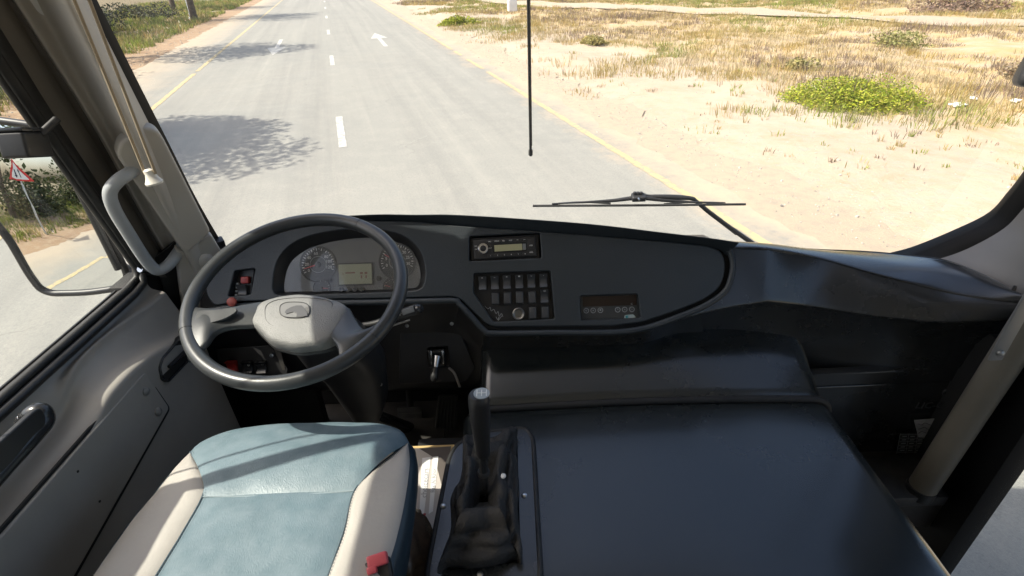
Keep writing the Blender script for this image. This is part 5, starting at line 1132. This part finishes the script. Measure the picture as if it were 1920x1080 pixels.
loft('grey_lining', [r1, [p.lerp(q, .5) + V((-.012, .006, 0)) for p, q in zip(r1, r2)], r2], mat('pillar_grey', (.17, .163, .155), .5, bump=(700, .3, .0008), var=(5, .08)), rp_, 40, across=20)
lathe('screw_hole', Frame(at_y(1899, 543, 1.17), (1, .6, 0), (0, .2, 1)), [(.012, 0), (.011, .004), (.004, .002)], RUBBER, rp_, 12)
stf = Frame(at_y(1743, 803, YP - .008), (1, 0, 0), (0, 0, 1))
st_ = thing('paper_sticker', 'torn grey-white paper sticker on the dark corner panel', 'sticker', stf.o)
pk_ = plate('paper', stf, [stf.px(*q) for q in [(1714, 788), (1768, 784), (1771, 822), (1722, 820), (1717, 800)]], STICKER, st_, .0015, .0003)
for i in range(3): tube('scribble', [stf.pp(1722 + 6 * k, 795 + 8 * i + 2.2 * math.sin(k * 2.1 + i), .0012) for k in range(8)], .0012, mat('ink_%d' % i, (.12, .12, .12), .6), pk_, 5, 24)
lbf = Frame(at_y(1708, 832, YP - .0075), (1, 0, 0), (0, 0, 1))
lbl = thing('load_label', 'black printed table label below the paper sticker', 'label', lbf.o)
LBQ = [(1688, 812), (1738, 812), (1732, 852), (1680, 852)]
lp3 = plate('label_face', lbf, [lbf.px(*q) for q in LBQ], mat('label_black', (.03, .03, .03), .4), lbl, .001, .0002)
for i in range(6):
    y = 815 + i * 6.6; o_ = (852 - y) * .17
    tube('table_line', [lbf.pp(1682 + o_, y, .0010), lbf.pp(1733 + o_ * .4, y, .0010)], .0006, GREYPRINT, lp3, 4)
    for k in range(3): box('printed_cell', Frame(lbf.pp(1690 + o_ + k * 15, y + 3.2, .0008), lbf.ex, lbf.ey), (.014, .003, .0006), GREYPRINT, lp3, 0)
for k in range(4): tube('table_line', [lbf.pp(1688 + k * 16.5, 813, .0010), lbf.pp(1681 + k * 17, 851, .0010)], .0006, GREYPRINT, lp3, 4)
ltx = Frame(at_y(1750, 760, YP - .0075), (1, 0, 0), (0, 0, 1)); emb = text('embossed_mark', 'LIC-OP', ltx, .035, mat('embossed_black', (.03, .03, .03), .3), None, .0012); tag(emb, 'black embossed lettering on the corner panel above the sticker', 'lettering')

# right outside mirror (only its edge shows)
rm = thing('right_mirror', 'black rounded outside mirror edge at the right of the windscreen', 'mirror', at_y(1945, 110, 1.9))
rmf = Frame(at_y(2004, 100, 1.9), V((.9, -.4, 0)), V((.0, .2, 1))); o = rnd([(-.11, -.11), (.11, -.11), (.11, .28), (-.05, .28)], .04, 6)
plate('housing', rmf, o, BLACK, rm, .08, .02, res=4); plate('mirror_glass', rmf, [(a * .86, b * .9 + .008) for a, b in o], MIRRORM, rm, .002, .0003, top=.002)
tube('mirror_arm', [rmf.p(0, .2, -.05), V((1.4, 1.6, 2.9))], .018, BLACK, rm, 8)

# ------------------------------------------------------------------ wipers (outside the glass)
def wp(u, v_, off=.035):
    p = at_y(u, v_, 1.6)
    for _ in range(8): p = at_y(u, v_, wsy(p.x, p.z) + off)
    return p
wb = thing('windscreen_wiper', 'black wiper resting across the lower right of the windscreen', 'wiper', wp(1200, 385))
tube('blade', [wp(999, 386), wp(1200, 385), wp(1398, 383)], .0042, RUBBER, wb, 8, 30)
tube('bridge', [wp(1035, 382), wp(1100, 379, .045), wp(1150, 376, .05), wp(1198, 371, .055), wp(1250, 376, .05), wp(1300, 379, .045), wp(1360, 380)], [.002, .004, .006, .008, .006, .004, .002], BLACK, wb, 8, 40)
for a, b in ((1035, 1145), (1245, 1355)): tube('claw', [wp(a, 382.5, .04), wp((a + b) / 2, 379, .045), wp(b, 381.5, .04)], .003, BLACK, wb, 6, 10)
tube('wiper_arm', [wp(1200, 366, .06), wp(1216, 368, .062), wp(1230, 369, .06), wp(1265, 370, .06), wp(1296, 372, .06), wp(1306, 378, .06), wp(1330, 398, .06), wp(1365, 424, .06), wp(1405, 452, .055), wp(1440, 478, .05)], [.006, .006, .008, .009, .007, .007, .008, .008, .009, .01], BLACK, wb, 10, 50)
tube('arm_hose', [wp(1210, 364, .07), wp(1222, 372, .07), wp(1300, 374, .07), wp(1330, 401, .07), wp(1380, 440, .07)], .003, BLACK, wb, 6, 30)
hb = Frame(wp(1197, 370, .05), (1, 0, 0), (0, -.26, .96)); box('pivot_block', hb, (.045, .018, .03), BLACK, wb, .005, 3)
for k in range(3): lathe('nozzle', Frame(wp(1190 + 6 * k, 362.5, .055), (1, 0, 0), (0, 1, 0)), [(.005, -.008), (.006, .004), (.003, .006)], BLACK, wb, 10)
lathe('pivot_screw', Frame(wp(1197, 372, .02), (1, 0, 0), (0, 0, 1)), [(.003, 0), (.003, .012), (.001, .013)], METAL, wb, 8)
tp = wp(990, -40, .035); bt_ = wp(995, 290, .035); d = (tp - bt_); up_ = bt_ + d * ((2.72 - bt_.z) / d.z)
hw = thing('hanging_wiper', 'thin black wiper blade hanging down the middle of the windscreen', 'wiper', bt_)
tube('blade', [bt_, bt_.lerp(up_, .5), up_], .0040, RUBBER, hw, 8); tube('spine', [p + V((.003, .012, 0)) for p in (bt_.lerp(up_, .03), bt_.lerp(up_, .5), up_)], .003, BLACK, hw, 6)
lathe('tip', Frame(bt_, (1, 0, 0), (0, 1, 0)), [(.004, -.004), (.0065, 0), (.0065, .012), (.005, .016)], BLACK, hw, 10)
tube('wiper_arm', [up_ + V((0, .02, 0)), up_ + V((.02, .05, .12))], .008, BLACK, hw, 8)
